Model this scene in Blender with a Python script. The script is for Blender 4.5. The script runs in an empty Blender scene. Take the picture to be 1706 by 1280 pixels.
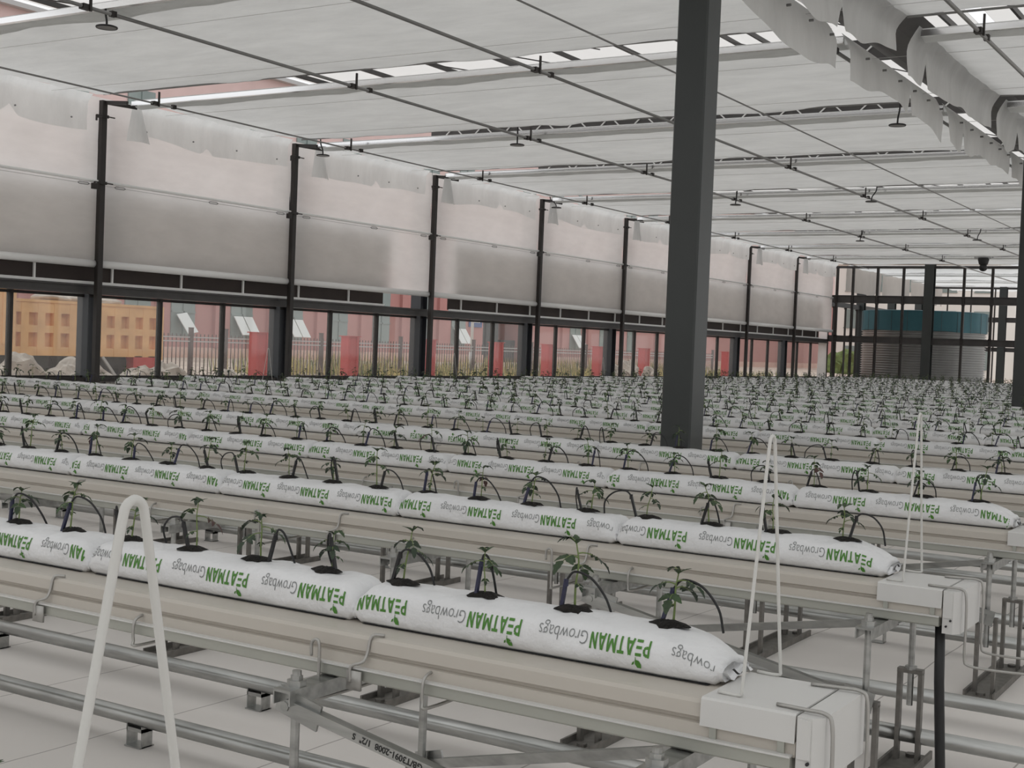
import bpy, math, random
from mathutils import Vector, Matrix, noise
random.seed(7)
S = bpy.context.scene
COL = S.collection
PI = math.pi
H = 1.36                      # eye height above the greenhouse floor

# ------------------------------------------------------------------ camera
F_PX, YAW, PITCH, ROLL = 2208.74, .55414, .029564, .039168
_f = Vector((-math.sin(YAW)*math.cos(PITCH), math.cos(YAW)*math.cos(PITCH), -math.sin(PITCH)))
_r = Vector((math.cos(YAW), math.sin(YAW), 0)); _u = _r.cross(_f)
CR = _r*math.cos(ROLL) + _u*math.sin(ROLL)
CU = -_r*math.sin(ROLL) + _u*math.cos(ROLL)
cd = bpy.data.cameras.new('camera'); cam = bpy.data.objects.new('camera', cd); COL.objects.link(cam)
cd.sensor_fit = 'HORIZONTAL'; cd.sensor_width = 36; cd.lens = 36*F_PX/1706
cd.clip_start = .05; cd.clip_end = 400
M = Matrix.Identity(4)
for i in range(3):
    M[i][0] = CR[i]; M[i][1] = CU[i]; M[i][2] = -_f[i]
M[2][3] = H
cam.matrix_world = M
S.camera = cam

def proj(p):                  # where a point falls in the 1706x1280 frame (used only to count what is in view)
    d = Vector(p) - Vector((0, 0, H)); z = d.dot(_f)
    if z < .1: return None
    return 853 + F_PX*d.dot(CR)/z, 640 - F_PX*d.dot(CU)/z

# ------------------------------------------------------------------ world / exposure
W = bpy.data.worlds.new('overcast_sky'); S.world = W; W.use_nodes = True
nt = W.node_tree; bg = nt.nodes['Background']
tc = nt.nodes.new('ShaderNodeTexCoord'); sx = nt.nodes.new('ShaderNodeSeparateXYZ')
rp = nt.nodes.new('ShaderNodeValToRGB')
nt.links.new(tc.outputs['Generated'], sx.inputs[0]); nt.links.new(sx.outputs['Z'], rp.inputs[0])
rp.color_ramp.elements[0].color = (.80, .81, .83, 1); rp.color_ramp.elements[0].position = 0
rp.color_ramp.elements[1].color = (1.0, 1.0, 1.0, 1); rp.color_ramp.elements[1].position = .6
nt.links.new(rp.outputs[0], bg.inputs[0]); bg.inputs[1].default_value = 1.0
S.view_settings.view_transform = 'Standard'; S.view_settings.look = 'None'
S.view_settings.gamma = 1; S.view_settings.use_curve_mapping = False
S.view_settings.exposure = 0.20
try:
    S.cycles.max_bounces = 14; S.cycles.diffuse_bounces = 8; S.cycles.transmission_bounces = 8
    S.cycles.transparent_max_bounces = 12; S.cycles.sample_clamp_indirect = 4
    S.cycles.caustics_reflective = False; S.cycles.caustics_refractive = False
except Exception: pass

# ------------------------------------------------------------------ materials
def mat(name, col, rough=.6, metal=0., var=0., vscale=8., bump=0., bscale=40., spec=.5, stretch=None):
    m = bpy.data.materials.new(name); m.use_nodes = True; t = m.node_tree
    b = t.nodes['Principled BSDF']
    b.inputs['Base Color'].default_value = (*col, 1); b.inputs['Roughness'].default_value = rough
    b.inputs['Metallic'].default_value = metal; b.inputs['Specular IOR Level'].default_value = spec
    if var or bump:
        c = t.nodes.new('ShaderNodeTexCoord'); mp = t.nodes.new('ShaderNodeMapping')
        t.links.new(c.outputs['Object'], mp.inputs[0])
        if stretch: mp.inputs['Scale'].default_value = stretch
    if var:
        n = t.nodes.new('ShaderNodeTexNoise'); n.inputs['Scale'].default_value = vscale; n.inputs['Detail'].default_value = 6
        t.links.new(mp.outputs[0], n.inputs['Vector'])
        r = t.nodes.new('ShaderNodeValToRGB'); r.color_ramp.elements[0].position = .3; r.color_ramp.elements[1].position = .7
        r.color_ramp.elements[0].color = (*[max(0, x*(1-var)) for x in col], 1)
        r.color_ramp.elements[1].color = (*[min(1, x*(1+var)) for x in col], 1)
        t.links.new(n.outputs['Fac'], r.inputs[0]); t.links.new(r.outputs[0], b.inputs['Base Color'])
    if bump:
        n2 = t.nodes.new('ShaderNodeTexNoise'); n2.inputs['Scale'].default_value = bscale; n2.inputs['Detail'].default_value = 5
        t.links.new(mp.outputs[0], n2.inputs['Vector'])
        bp = t.nodes.new('ShaderNodeBump'); bp.inputs['Strength'].default_value = bump; bp.inputs['Distance'].default_value = .02
        t.links.new(n2.outputs['Fac'], bp.inputs['Height']); t.links.new(bp.outputs[0], b.inputs['Normal'])
    return m

def cloth(name, dif, tra, fac, clear=0., var=.05, vs=1.5, stretch=(1, 4, 1), bump=.35):
    m = bpy.data.materials.new(name); m.use_nodes = True; t = m.node_tree
    t.nodes.remove(t.nodes['Principled BSDF']); out = t.nodes['Material Output']
    c = t.nodes.new('ShaderNodeTexCoord'); mp = t.nodes.new('ShaderNodeMapping'); mp.inputs['Scale'].default_value = stretch
    t.links.new(c.outputs['Object'], mp.inputs[0])
    n = t.nodes.new('ShaderNodeTexNoise'); n.inputs['Scale'].default_value = vs; n.inputs['Detail'].default_value = 7; n.inputs['Roughness'].default_value = .6
    t.links.new(mp.outputs[0], n.inputs['Vector'])
    bp = t.nodes.new('ShaderNodeBump'); bp.inputs['Strength'].default_value = bump; bp.inputs['Distance'].default_value = .05
    t.links.new(n.outputs['Fac'], bp.inputs['Height'])
    def ramp(col):
        r = t.nodes.new('ShaderNodeValToRGB'); r.color_ramp.elements[0].position = .3; r.color_ramp.elements[1].position = .7
        r.color_ramp.elements[0].color = (*[x*(1-var) for x in col], 1); r.color_ramp.elements[1].color = (*[min(1, x*(1+var)) for x in col], 1)
        t.links.new(n.outputs['Fac'], r.inputs[0]); return r
    d = t.nodes.new('ShaderNodeBsdfDiffuse'); tr = t.nodes.new('ShaderNodeBsdfTranslucent')
    t.links.new(ramp(dif).outputs[0], d.inputs[0]); t.links.new(ramp(tra).outputs[0], tr.inputs[0])
    t.links.new(bp.outputs[0], d.inputs['Normal']); t.links.new(bp.outputs[0], tr.inputs['Normal'])
    mx = t.nodes.new('ShaderNodeMixShader'); mx.inputs[0].default_value = fac
    t.links.new(d.outputs[0], mx.inputs[1]); t.links.new(tr.outputs[0], mx.inputs[2]); last = mx
    if clear:
        tp = t.nodes.new('ShaderNodeBsdfTransparent'); m2 = t.nodes.new('ShaderNodeMixShader'); m2.inputs[0].default_value = clear
        t.links.new(mx.outputs[0], m2.inputs[1]); t.links.new(tp.outputs[0], m2.inputs[2]); last = m2
    t.links.new(last.outputs[0], out.inputs['Surface'])
    return m

def glass(name, tint=(.95, .96, .95), haze=.06):
    m = bpy.data.materials.new(name); m.use_nodes = True; t = m.node_tree
    t.nodes.remove(t.nodes['Principled BSDF']); out = t.nodes['Material Output']
    tp = t.nodes.new('ShaderNodeBsdfTransparent'); tp.inputs[0].default_value = (*tint, 1)
    tl = t.nodes.new('ShaderNodeBsdfTranslucent'); tl.inputs[0].default_value = (.8, .78, .76, 1)
    gl = t.nodes.new('ShaderNodeBsdfGlossy'); gl.inputs['Roughness'].default_value = .05
    a = t.nodes.new('ShaderNodeMixShader'); a.inputs[0].default_value = haze
    t.links.new(tp.outputs[0], a.inputs[1]); t.links.new(tl.outputs[0], a.inputs[2])
    b = t.nodes.new('ShaderNodeMixShader'); b.inputs[0].default_value = .04
    t.links.new(a.outputs[0], b.inputs[1]); t.links.new(gl.outputs[0], b.inputs[2])
    t.links.new(b.outputs[0], out.inputs['Surface'])
    return m

def floor_mat():
    m = mat('ground_cloth', (.77, .735, .705), .75, var=.035, vscale=1.6, bump=.15, bscale=6)
    t = m.node_tree; b = t.nodes['Principled BSDF']
    c = t.nodes.new('ShaderNodeTexCoord'); mp = t.nodes.new('ShaderNodeMapping')
    mp.inputs['Rotation'].default_value = (0, 0, .02); t.links.new(c.outputs['Object'], mp.inputs[0])
    nz = t.nodes.new('ShaderNodeTexNoise'); nz.inputs['Scale'].default_value = 1.5
    t.links.new(mp.outputs[0], nz.inputs['Vector'])
    s = t.nodes.new('ShaderNodeSeparateXYZ'); t.links.new(mp.outputs[0], s.inputs[0])
    def seam(sock, step, w, off):
        a = t.nodes.new('ShaderNodeMath'); a.operation = 'MULTIPLY_ADD'; a.inputs[1].default_value = .05
        t.links.new(nz.outputs['Fac'], a.inputs[0]); t.links.new(sock, a.inputs[2])
        o = t.nodes.new('ShaderNodeMath'); o.operation = 'ADD'; o.inputs[1].default_value = 100+off; t.links.new(a.outputs[0], o.inputs[0])
        md = t.nodes.new('ShaderNodeMath'); md.operation = 'MODULO'; md.inputs[1].default_value = step; t.links.new(o.outputs[0], md.inputs[0])
        lt = t.nodes.new('ShaderNodeMath'); lt.operation = 'LESS_THAN'; lt.inputs[1].default_value = w; t.links.new(md.outputs[0], lt.inputs[0])
        return lt
    l1 = seam(s.outputs['X'], .62, .006, .1)
    mx = t.nodes.new('ShaderNodeMix'); mx.data_type = 'RGBA'; mx.inputs[7].default_value = (.42, .39, .37, 1)
    src = b.inputs['Base Color'].links[0].from_socket
    t.links.new(l1.outputs[0], mx.inputs[0]); t.links.new(src, mx.inputs[6]); t.links.new(mx.outputs[2], b.inputs['Base Color'])
    return m

MT = dict(
    floor=floor_mat(),
    screen=cloth('shade_cloth', (.83, .84, .835), (.86, .87, .865), .62, var=.07, vs=1.1, stretch=(1, 2.6, 1), bump=.8),
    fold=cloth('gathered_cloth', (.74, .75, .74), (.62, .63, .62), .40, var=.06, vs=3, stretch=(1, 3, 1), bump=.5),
    wallcloth=cloth('wall_cloth', (.82, .81, .80), (.88, .86, .85), .62, clear=.05, stretch=(1, 1, 3), bump=.12),
    wallgrey=cloth('outer_grey_curtain', (.60, .585, .56), (.52, .50, .47), .5, stretch=(1, 1, 1), bump=.1),
    bag=mat('white_bag_film', (.74, .745, .755), .42, var=.03, vscale=5, bump=.5, bscale=16),
    green=mat('print_green', (.065, .215, .025), .5), grey=mat('print_grey', (.20, .21, .21), .5),
    peat=mat('black_peat', (.012, .010, .008), .95, var=.5, vscale=90, bump=.8, bscale=160),
    gutter=mat('cream_steel', (.50, .465, .415), .38, var=.02, vscale=2),
    lip=mat('pale_channel_steel', (.40, .405, .365), .42, metal=.25, var=.05, vscale=3),
    cap=mat('white_plastic', (.62, .615, .60), .45, var=.02, vscale=4),
    galv=mat('galvanised_steel', (.40, .405, .395), .30, metal=.9, var=.22, vscale=9, stretch=(.6, 4, 4)),
    darkgalv=mat('weathered_galvanised_steel', (.20, .19, .175), .5, metal=.6, var=.2, vscale=30),
    wire=mat('wire_steel', (.42, .41, .39), .4, metal=.6),
    whitewire=mat('white_coated_wire', (.60, .595, .57), .45),
    black=mat('black_rubber', (.012, .012, .013), .5), bluestake=mat('dark_blue_plastic', (.022, .024, .062), .45),
    stem=mat('tomato_stem', (.16, .22, .07), .6, var=.2, vscale=60),
    leaf=mat('tomato_leaf', (.032, .062, .022), .55, var=.45, vscale=30, bump=.3, bscale=120),
    leaf2=mat('tomato_leaf_dark', (.020, .038, .018), .55, var=.4, vscale=30, bump=.3, bscale=120),
    leaf3=mat('tomato_leaf_purple', (.075, .035, .03), .55, var=.3, vscale=30),
    post=mat('dark_brown_steel', (.022, .018, .016), .55, var=.15, vscale=6),
    beam=mat('charcoal_steel', (.060, .056, .055), .5, var=.15, vscale=4),
    column=mat('grey_painted_steel', (.035, .040, .039), .42, var=.06, vscale=3),
    column2=mat('blue_grey_steel', (.050, .054, .062), .5, var=.06, vscale=3),
    fascia=mat('dark_brown_board', (.030, .020, .017), .7, var=.15, vscale=3),
    brightbar=mat('bright_aluminium', (.93, .93, .93), .18, metal=1.),
    whitebar=mat('white_aluminium', (.84, .84, .83), .35),
    rod=mat('grey_tube', (.24, .24, .235), .42, metal=.4), thin=mat('thin_wire', (.58, .58, .57), .5),
    glass=glass('window_glass'), roofglass=glass('roof_glass', (.97, .98, .98), .62),
    concrete=mat('concrete', (.30, .29, .27), .85, var=.15, vscale=5, bump=.2),
    earth=mat('dry_earth', (.60, .50, .43), .95, var=.2, vscale=.8, bump=.4, bscale=4),
    truck=mat('orange_paint', (.78, .45, .20), .5, var=.14, vscale=2.5),
    pink=mat('rose_render', (.46, .235, .22), .85, var=.10, vscale=.5, stretch=(1, 1, .4)),
    palepink=mat('pale_rose_render', (.66, .50, .48), .85, var=.08, vscale=.5),  # rose render paled in its colour for the overexposed view through roof glass
    plinth=mat('pale_pink_plinth', (.62, .42, .36), .85, var=.1, vscale=1),
    red=mat('red_paint', (.50, .055, .055), .5, var=.12, vscale=3),
    winglass=mat('green_grey_pane', (.23, .28, .27), .15, var=.15, vscale=.8),
    sash=mat('pale_sash', (.70, .72, .72), .3),
    fence=mat('brown_fence_paint', (.10, .07, .065), .6),
    weed=mat('dry_grass', (.48, .40, .17), .9, var=.35, vscale=1.2), weed2=mat('green_weed', (.13, .17, .06), .9, var=.3, vscale=3),
    rock=mat('pale_rubble', (.52, .46, .41), .95, var=.25, vscale=3, bump=.8, bscale=9),
    teal=mat('teal_liner', (.035, .135, .165), .55, var=.12, vscale=1.2),
    tin=mat('corrugated_tin', (.34, .34, .33), .38, metal=.75, var=.1, vscale=1, stretch=(2, 2, .3)),
    paleb=mat('pale_render', (.74, .72, .68), .9, var=.05, vscale=.3), shed=mat('grey_sheet', (.45, .45, .45), .6),
    sign=mat('blue_sign', (.05, .10, .26), .5), white=mat('white_paint', (.8, .8, .8), .5),
    dark=mat('dark_gate', (.035, .042, .042), .6, var=.2, vscale=1),
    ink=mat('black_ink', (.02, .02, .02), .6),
)

# ------------------------------------------------------------------ mesh helpers
class MB:
    def __init__(s): s.v = []; s.f = []; s.m = []
    def add(s, vs, fs, m=0):
        o = len(s.v); s.v += [tuple(p) for p in vs]
        for f in fs: s.f.append(tuple(i+o for i in f)); s.m.append(m)
    def box(s, a, b, m=0, bev=0.):
        x0, y0, z0 = a; x1, y1, z1 = b
        if bev:
            q = [(x0+bev, y0), (x1-bev, y0), (x1, y0+bev), (x1, y1-bev), (x1-bev, y1), (x0+bev, y1), (x0, y1-bev), (x0, y0+bev)]
            vs = [(x, y, z0) for x, y in q] + [(x, y, z1) for x, y in q]
            fs = [tuple(range(7, -1, -1)), tuple(range(8, 16))] + [(i, (i+1) % 8, (i+1) % 8+8, i+8) for i in range(8)]
            s.add(vs, fs, m); return
        s.add([(x0, y0, z0), (x1, y0, z0), (x1, y1, z0), (x0, y1, z0), (x0, y0, z1), (x1, y0, z1), (x1, y1, z1), (x0, y1, z1)],
              [(3, 2, 1, 0), (4, 5, 6, 7), (0, 1, 5, 4), (1, 2, 6, 5), (2, 3, 7, 6), (3, 0, 4, 7)], m)
    def tube(s, pts, r, n=8, m=0, cap=True):
        P = [Vector(p) for p in pts]; R = r if isinstance(r, (list, tuple)) else [r]*len(P)
        t0 = (P[1]-P[0]).normalized(); up = Vector((0, 0, 1)) if abs(t0.z) < .9 else Vector((1, 0, 0))
        nrm = t0.cross(up).normalized(); vs = []
        for i, p in enumerate(P):
            t = (P[min(i+1, len(P)-1)]-P[max(i-1, 0)]).normalized()
            nrm = (nrm - t*nrm.dot(t)).normalized(); bn = t.cross(nrm)
            for k in range(n):
                a = 2*PI*k/n; vs.append(p + (nrm*math.cos(a)+bn*math.sin(a))*R[i])
        fs = [(i*n+k, i*n+(k+1) % n, (i+1)*n+(k+1) % n, (i+1)*n+k) for i in range(len(P)-1) for k in range(n)]
        if cap: fs += [tuple(range(n-1, -1, -1)), tuple((len(P)-1)*n+k for k in range(n))]
        s.add(vs, fs, m)
    def bar(s, p, q, w, h, up=(0, 0, 1), m=0):
        p = Vector(p); q = Vector(q); t = (q-p).normalized(); up = Vector(up)
        sd = t.cross(up).normalized()*(w/2); u = sd.cross(t).normalized()*(h/2)
        vs = [p-sd-u, p+sd-u, p+sd+u, p-sd+u, q-sd-u, q+sd-u, q+sd+u, q-sd+u]
        s.add(vs, [(3, 2, 1, 0), (4, 5, 6, 7), (0, 1, 5, 4), (1, 2, 6, 5), (2, 3, 7, 6), (3, 0, 4, 7)], m)
    def extrude_x(s, prof, x0, x1, m=0, closed=True, cap=True):
        n = len(prof); vs = [(x0, y, z) for y, z in prof] + [(x1, y, z) for y, z in prof]
        fs = [(i, (i+1) % n, (i+1) % n+n, i+n) for i in range(n if closed else n-1)]
        if cap and closed: fs += [tuple(range(n-1, -1, -1)), tuple(range(n, 2*n))]
        s.add(vs, fs, m)
    def grid(s, fn, nu, nv, m=0):
        vs = [fn(i/nu, j/nv) for i in range(nu+1) for j in range(nv+1)]
        s.add(vs, [(i*(nv+1)+j, (i+1)*(nv+1)+j, (i+1)*(nv+1)+j+1, i*(nv+1)+j+1) for i in range(nu) for j in range(nv)], m)
    def lathe(s, prof, n=24, c=(0, 0, 0), m=0):
        vs = [(c[0]+r*math.cos(2*PI*k/n), c[1]+r*math.sin(2*PI*k/n), c[2]+z) for r, z in prof for k in range(n)]
        s.add(vs, [(i*n+k, i*n+(k+1) % n, (i+1)*n+(k+1) % n, (i+1)*n+k) for i in range(len(prof)-1) for k in range(n)], m)
    def blob(s, c, r, m=0, seed=0, rough=.35, n=10):
        vs = []; 
        for i in range(n+1):
            th = PI*i/n
            for k in range(2*n):
                ph = PI*k/n; d = Vector((math.sin(th)*math.cos(ph), math.sin(th)*math.sin(ph), math.cos(th)))
                q = 1+rough*noise.noise(d*1.7+Vector((seed*7.1, seed, 0)))+rough*.4*noise.noise(d*4+Vector((seed, 0, seed)))
                vs.append((c[0]+d.x*r[0]*q, c[1]+d.y*r[1]*q, c[2]+d.z*r[2]*q))
        N = 2*n
        s.add(vs, [(i*N+k, (i+1)*N+k, (i+1)*N+(k+1) % N, i*N+(k+1) % N) for i in range(n) for k in range(N)], m)
    def merge(s, o, mtx, moff=0):
        base = len(s.v); s.v += [tuple(mtx @ Vector(p)) for p in o.v]
        s.f += [tuple(i+base for i in f) for f in o.f]; s.m += [i+moff for i in o.m]
    def mesh(s, name, mats, smooth=False):
        me = bpy.data.meshes.new(name); me.from_pydata(s.v, [], s.f)
        for q in (mats if isinstance(mats, (list, tuple)) else [mats]): me.materials.append(q)
        me.polygons.foreach_set('material_index', s.m)
        me.polygons.foreach_set('use_smooth', [smooth]*len(s.f))
        me.update(); return me
    def build(s, name, mats, parent=None, smooth=False, loc=None):
        return link(name, s.mesh(name, mats, smooth), parent, loc)

def link(name, me, parent=None, loc=None):
    o = bpy.data.objects.new(name, me); COL.objects.link(o)
    if parent: o.parent = parent
    if loc: o.location = loc
    return o
def tag(o, label, cat, group=None, kind=None):
    o['label'] = label
    if cat: o['category'] = cat
    if group: o['group'] = group
    if kind: o['kind'] = kind
    return o
def thing(name, label, cat, loc=(0, 0, 0), group=None):
    o = bpy.data.objects.new(name, None); COL.objects.link(o); o.location = loc; o.empty_display_size = .05
    return tag(o, label, cat, group)
def struct(o, label, cat): return tag(o, label, cat, None, 'structure')
def copy_thing(o, loc, rz=0., sc=1.):
    c = o.copy(); COL.objects.link(c); c.location = loc; c.rotation_euler = (0, 0, rz); c.scale = (sc, sc, sc)
    for ch in o.children:
        d = ch.copy(); COL.objects.link(d); d.parent = c
        for g in ch.children:
            e = g.copy(); COL.objects.link(e); e.parent = d
    return c
ONES = 'zeroth first second third fourth fifth sixth seventh eighth ninth tenth eleventh twelfth thirteenth fourteenth fifteenth sixteenth seventeenth eighteenth nineteenth'.split()
TENS = {2: 'twent', 3: 'thirt', 4: 'fort', 5: 'fift', 6: 'sixt', 7: 'sevent', 8: 'eight', 9: 'ninet'}
def nth(n):
    if n < 20: return ONES[n]
    t, u = divmod(n, 10)
    return TENS[t]+('ieth' if u == 0 else 'y-'+ONES[u])
def smooth_path(pts, n=6):                # Catmull-Rom
    P = [Vector(p) for p in pts]; P = [P[0]*2-P[1]]+P+[P[-1]*2-P[-2]]; out = []
    for i in range(1, len(P)-2):
        a, b, c, d = P[i-1:i+3]
        for k in range(n):
            t = k/n
            out.append(.5*((2*b)+(c-a)*t+(2*a-5*b+4*c-d)*t*t+(3*b-a-3*c+d)*t**3))
    out.append(P[-2]); return out
def nz(*p): return noise.noise(Vector(p))

# ------------------------------------------------------------------ lattice of the greenhouse
XW = -14.67                    # inner face of the left wall
XG = -15.12                    # glass plane
YP = [12.66+4*k for k in range(8)]        # wall posts
YEND = 44.6
ZC = 4.54                      # height of the screens
ROWS = [2.59, 4.19, 5.79, 7.37] + [9.79+1.6*k for k in range(7)] + [21.79+1.6*k for k in range(7)] + [33.79+1.6*k for k in range(6)]
FZ = .04                       # level of the ground cloth
GO = -.06                      # the gutters sit a little in front of the bags' centre line
ZB = .68                       # top of the gutters (bags stand on it)
XR0 = [-1.036, -1.159, -1.10]  # right end of the bags on the first rows
PITCHX = .94
XL = -13.30                    # left end of the gutters

# ------------------------------------------------------------------ setting: floor, ground, low wall, beams
m = MB()
m.grid(lambda a, b: (-15.0+32*a, -12+72*b, .04+.004*nz(a*64, b*100, 0)), 96, 180)
struct(m.build('floor', MT['floor']), 'white woven ground cloth with seams under the rows', 'floor')
m = MB(); m.grid(lambda a, b: (-15.3-85*a, -5+145*b, .12+.06*nz(a*30, b*40, 3)+.25*min(1, a*4)), 40, 60)
struct(m.build('ground', MT['earth']), 'dry earth yard outside the left wall', 'ground')
m = MB(); m.box((-14.9, 60.2, -.05), (30, 150, .0))
struct(m.build('ground', MT['earth']), 'open ground beyond the far end wall', 'ground')
m = MB(); m.box((-15.3, 0, 0), (-15.05, 60, .60)); m.box((-15.33, 0, .60), (-15.02, 60, .655), 1)
struct(m.build('wall_left', [MT['concrete'], MT['post']]), 'low concrete wall with dark sill under the left windows', 'wall')
m = MB()
m.box((-15.02, 2, 1.84), (-14.84, 44.5, 1.975)); m.box((-14.84, 2, 1.84), (-14.80, 44.5, 1.865)); m.box((-14.84, 2, 1.95), (-14.80, 44.5, 1.975))
struct(m.build('trim_1', MT['beam']), 'charcoal steel beam above the left windows', 'beam')
m = MB(); m.tube([(XW-.02, 2, 3.40), (XW-.02, 44.4, 3.40)], .022, 8)
struct(m.build('trim_2', MT['whitebar'], smooth=True), 'pale tube rail across the middle of the left wall screens', 'rail')

# glazing bays of the left wall: mullions and hazy panes
n = 0
for k in range(-2, 8):
    for j in range(3):
        y0 = 12.9+4*k+4/3*j; n += 1
        if y0 < 6 or y0+4/3 > 45.5: continue
        w = MB()
        if j: w.box((XG-.04, y0-.026, .655), (XG+.04, y0+.026, 1.9))
        w.box((XG-.03, y0, .655), (XG+.03, y0+4/3, .685)); w.box((XG-.03, y0, 1.80), (XG+.03, y0+4/3, 1.84))
        o = struct(w.build('window_%d' % n, MT['post']), 'hazy pane of the left wall, %s from the front' % nth(n), 'window')
        g = MB(); g.box((XG-.004, y0+.026, .685), (XG+.004, y0+4/3-.026, 1.80)); g.build('pane', MT['glass'], o)

# ------------------------------------------------------------------ wall posts and columns
def h_column(name, x, y, z0, z1, w, mt, label, group, cat='column'):
    t = thing(name, label, cat, (x, y, z0), group)
    c = MB(); h = w/2; th = .016
    c.box((-h, -h, 0), (h, -h+th, z1-z0)); c.box((-h, h-th, 0), (h, h, z1-z0)); c.box((-th/2-.02, -h+th, 0), (th/2+.02, h-th, z1-z0))
    c.build('shaft', mt, t)
    b = MB(); b.box((-h-.05, -h-.05, 0), (h+.05, h+.05, .02), bev=.01)
    for sx_ in (-1, 1):
        for sy_ in (-1, 1): b.tube([(sx_*(h+.025), sy_*(h+.025), .02), (sx_*(h+.025), sy_*(h+.025), .05)], .012, 6)
    b.build('base_plate', mt, t)
    return t
for i, y in enumerate(YP):
    t = thing('wall_post', 'dark brown post on the left wall, %s from the left' % nth(i+1), 'post', (XW, y, 0), 'dark posts along the left wall')
    p = MB(); p.box((-.04, -.045, 0), (.04, .045, 4.52), bev=.006); p.build('shaft', MT['post'], t)
    a = MB(); a.bar((-.05, .02, 4.50), (.42, .05, 4.47), .04, .05); a.bar((0, .0, 4.50), (.30, .34, 4.46), .03, .05); a.build('top_arm', MT['post'], t)
    b = MB()
    for z in (4.30, 3.38):
        b = MB(); b.bar((.055, -.16, z), (.055, .16, z), .015, .015); b.bar((.055, -.16, z), (.055, -.16, z-.08), .02, .02, up=(1, 0, 0)); b.box((-.05, -.055, z-.02), (.06, .055, z+.02)); b.build('rail_clamp', MT['post'], t)
    b = MB(); b.box((.03, -.2, 3.28), (.09, -.12, 3.36)); b.build('clamp_block', MT['post'], t)
    cx = h_column('wall_column', XG, y+.24, 0, 4.4, .23, MT['column2'], 'blue-grey steel column behind the left wall, %s from the left' % nth(i+1), 'columns in the left wall')
# tall columns on the valley line
for y, lab in ((8.62, 'large dark grey steel column standing among the rows right of centre'), (20.62, 'dark grey steel column cut off by the right edge of the photo')):
    t = thing('steel_column', lab, 'column', (-3.905, y, FZ), 'tall columns on the valley line')
    c = MB(); c.box((-.115, -.115, 0), (.115, .115, 4.95), bev=.012); c.build('shaft', MT['column'], t)
    b = MB(); b.box((-.2, -.2, .0), (.2, .2, .025), bev=.01)
    for a_ in (-.16, .16):
        for b_ in (-.16, .16): b.tube([(a_, b_, .02), (a_, b_, .07)], .014, 6)
    b.build('base_plate', MT['darkgalv'], t)
    q = MB(); q.box((-.2, -.14, 4.9), (.2, .14, 4.95)); q.bar((.1, 0, 4.6), (.45, 0, 4.95), .06, .06); q.bar((-.1, 0, 4.6), (-.45, 0, 4.95), .06, .06); q.build('head_bracket', MT['column'], t)

# ------------------------------------------------------------------ left wall screens (one set per bay)
edges = [8.66]+YP+[44.5]
for i in range(len(edges)-1):
    y0, y1 = edges[i]+.002, edges[i+1]-.002
    pos = 'left of the first wall post' if i == 0 else 'right of the %s wall post from the left' % nth(i)
    t = thing('wall_screen', 'white translucent wall screen '+pos, 'screen', (XW-.08, y0, 2.26), 'white screens on the left wall')
    L = y1-y0; sd = i*3.7
    u = MB(); u.grid(lambda a, b: (.012*nz(a*6+sd, b*3, 1)+.02*math.sin(b*9+sd)*.3, a*L, 1.14+1.17*b), 24, 10); u.build('upper_cloth', MT['wallcloth'], t, True)
    u = MB(); u.grid(lambda a, b: (.012*nz(a*5+sd, b*3, 5), a*L, .04+1.11*b), 24, 10); u.build('lower_cloth', MT['wallcloth'], t, True)
    u = MB(); u.tube([(.03, 0, .0), (.03, L, .0)], .052, 12); u.build('hem_roll', MT['whitebar'], t, True)
    u = MB(); u.tube([(.05, 0, 1.09), (.05, L, 1.09)], .004, 5)
    u.build('guy_wire', MT['thin'], t)
    for q in (.09, .55, .93):
        v = MB(); yy = q*L
        v.tube([(.055, yy-.10, 1.09), (.055, yy-.07, 1.105), (.055, yy+.07, 1.105), (.055, yy+.10, 1.09)], .005, 5)
        v.tube([(.055, yy-.10, 1.09), (.055, yy-.07, 1.075), (.055, yy+.07, 1.075), (.055, yy+.10, 1.09)], .005, 5)
        v.build('turnbuckle', MT['rod'], t)
u = MB(); u.grid(lambda a, b: (.015*nz(a*4, b*5, 2), .90*a, 4.13*b), 8, 20)
tag(u.build('corner_screen', MT['wallcloth'], smooth=True, loc=(-14.87, 43.62, .42)), 'narrow white cloth panel closing the corner of the left and end walls', 'screen')
# outer grey curtains with dark fascia, in two runs with an opening between
for (y0, y1, lab) in ((6.0, 19.42, 'grey outer curtain with brown fascia on the left part of the wall'), (21.55, 43.6, 'grey outer curtain with brown fascia on the right part of the wall')):
    t = thing('outer_curtain', lab, 'curtain', (-14.93, y0, 1.97)); L = y1-y0
    u = MB(); u.grid(lambda a, b: (.01*nz(a*30, b*2, y0), a*L, .27+1.12*b), 60, 6); u.build('cloth', MT['wallgrey'], t, True)
    u = MB(); u.box((.02, 0, .03), (.06, L, .34)); u.build('fascia', MT['fascia'], t)
    u = MB(); u.box((.05, 0, .0), (.10, L, .045)); u.build('drip_strip', MT['whitebar'], t)
    k = 0
    while .4+k*4/3 < L-.1:
        yy = .4+k*4/3; k += 1
        u = MB(); u.box((.06, yy-.012, .04), (.09, yy+.012, .30)); u.build('bracket', MT['whitebar'], t)

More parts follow.
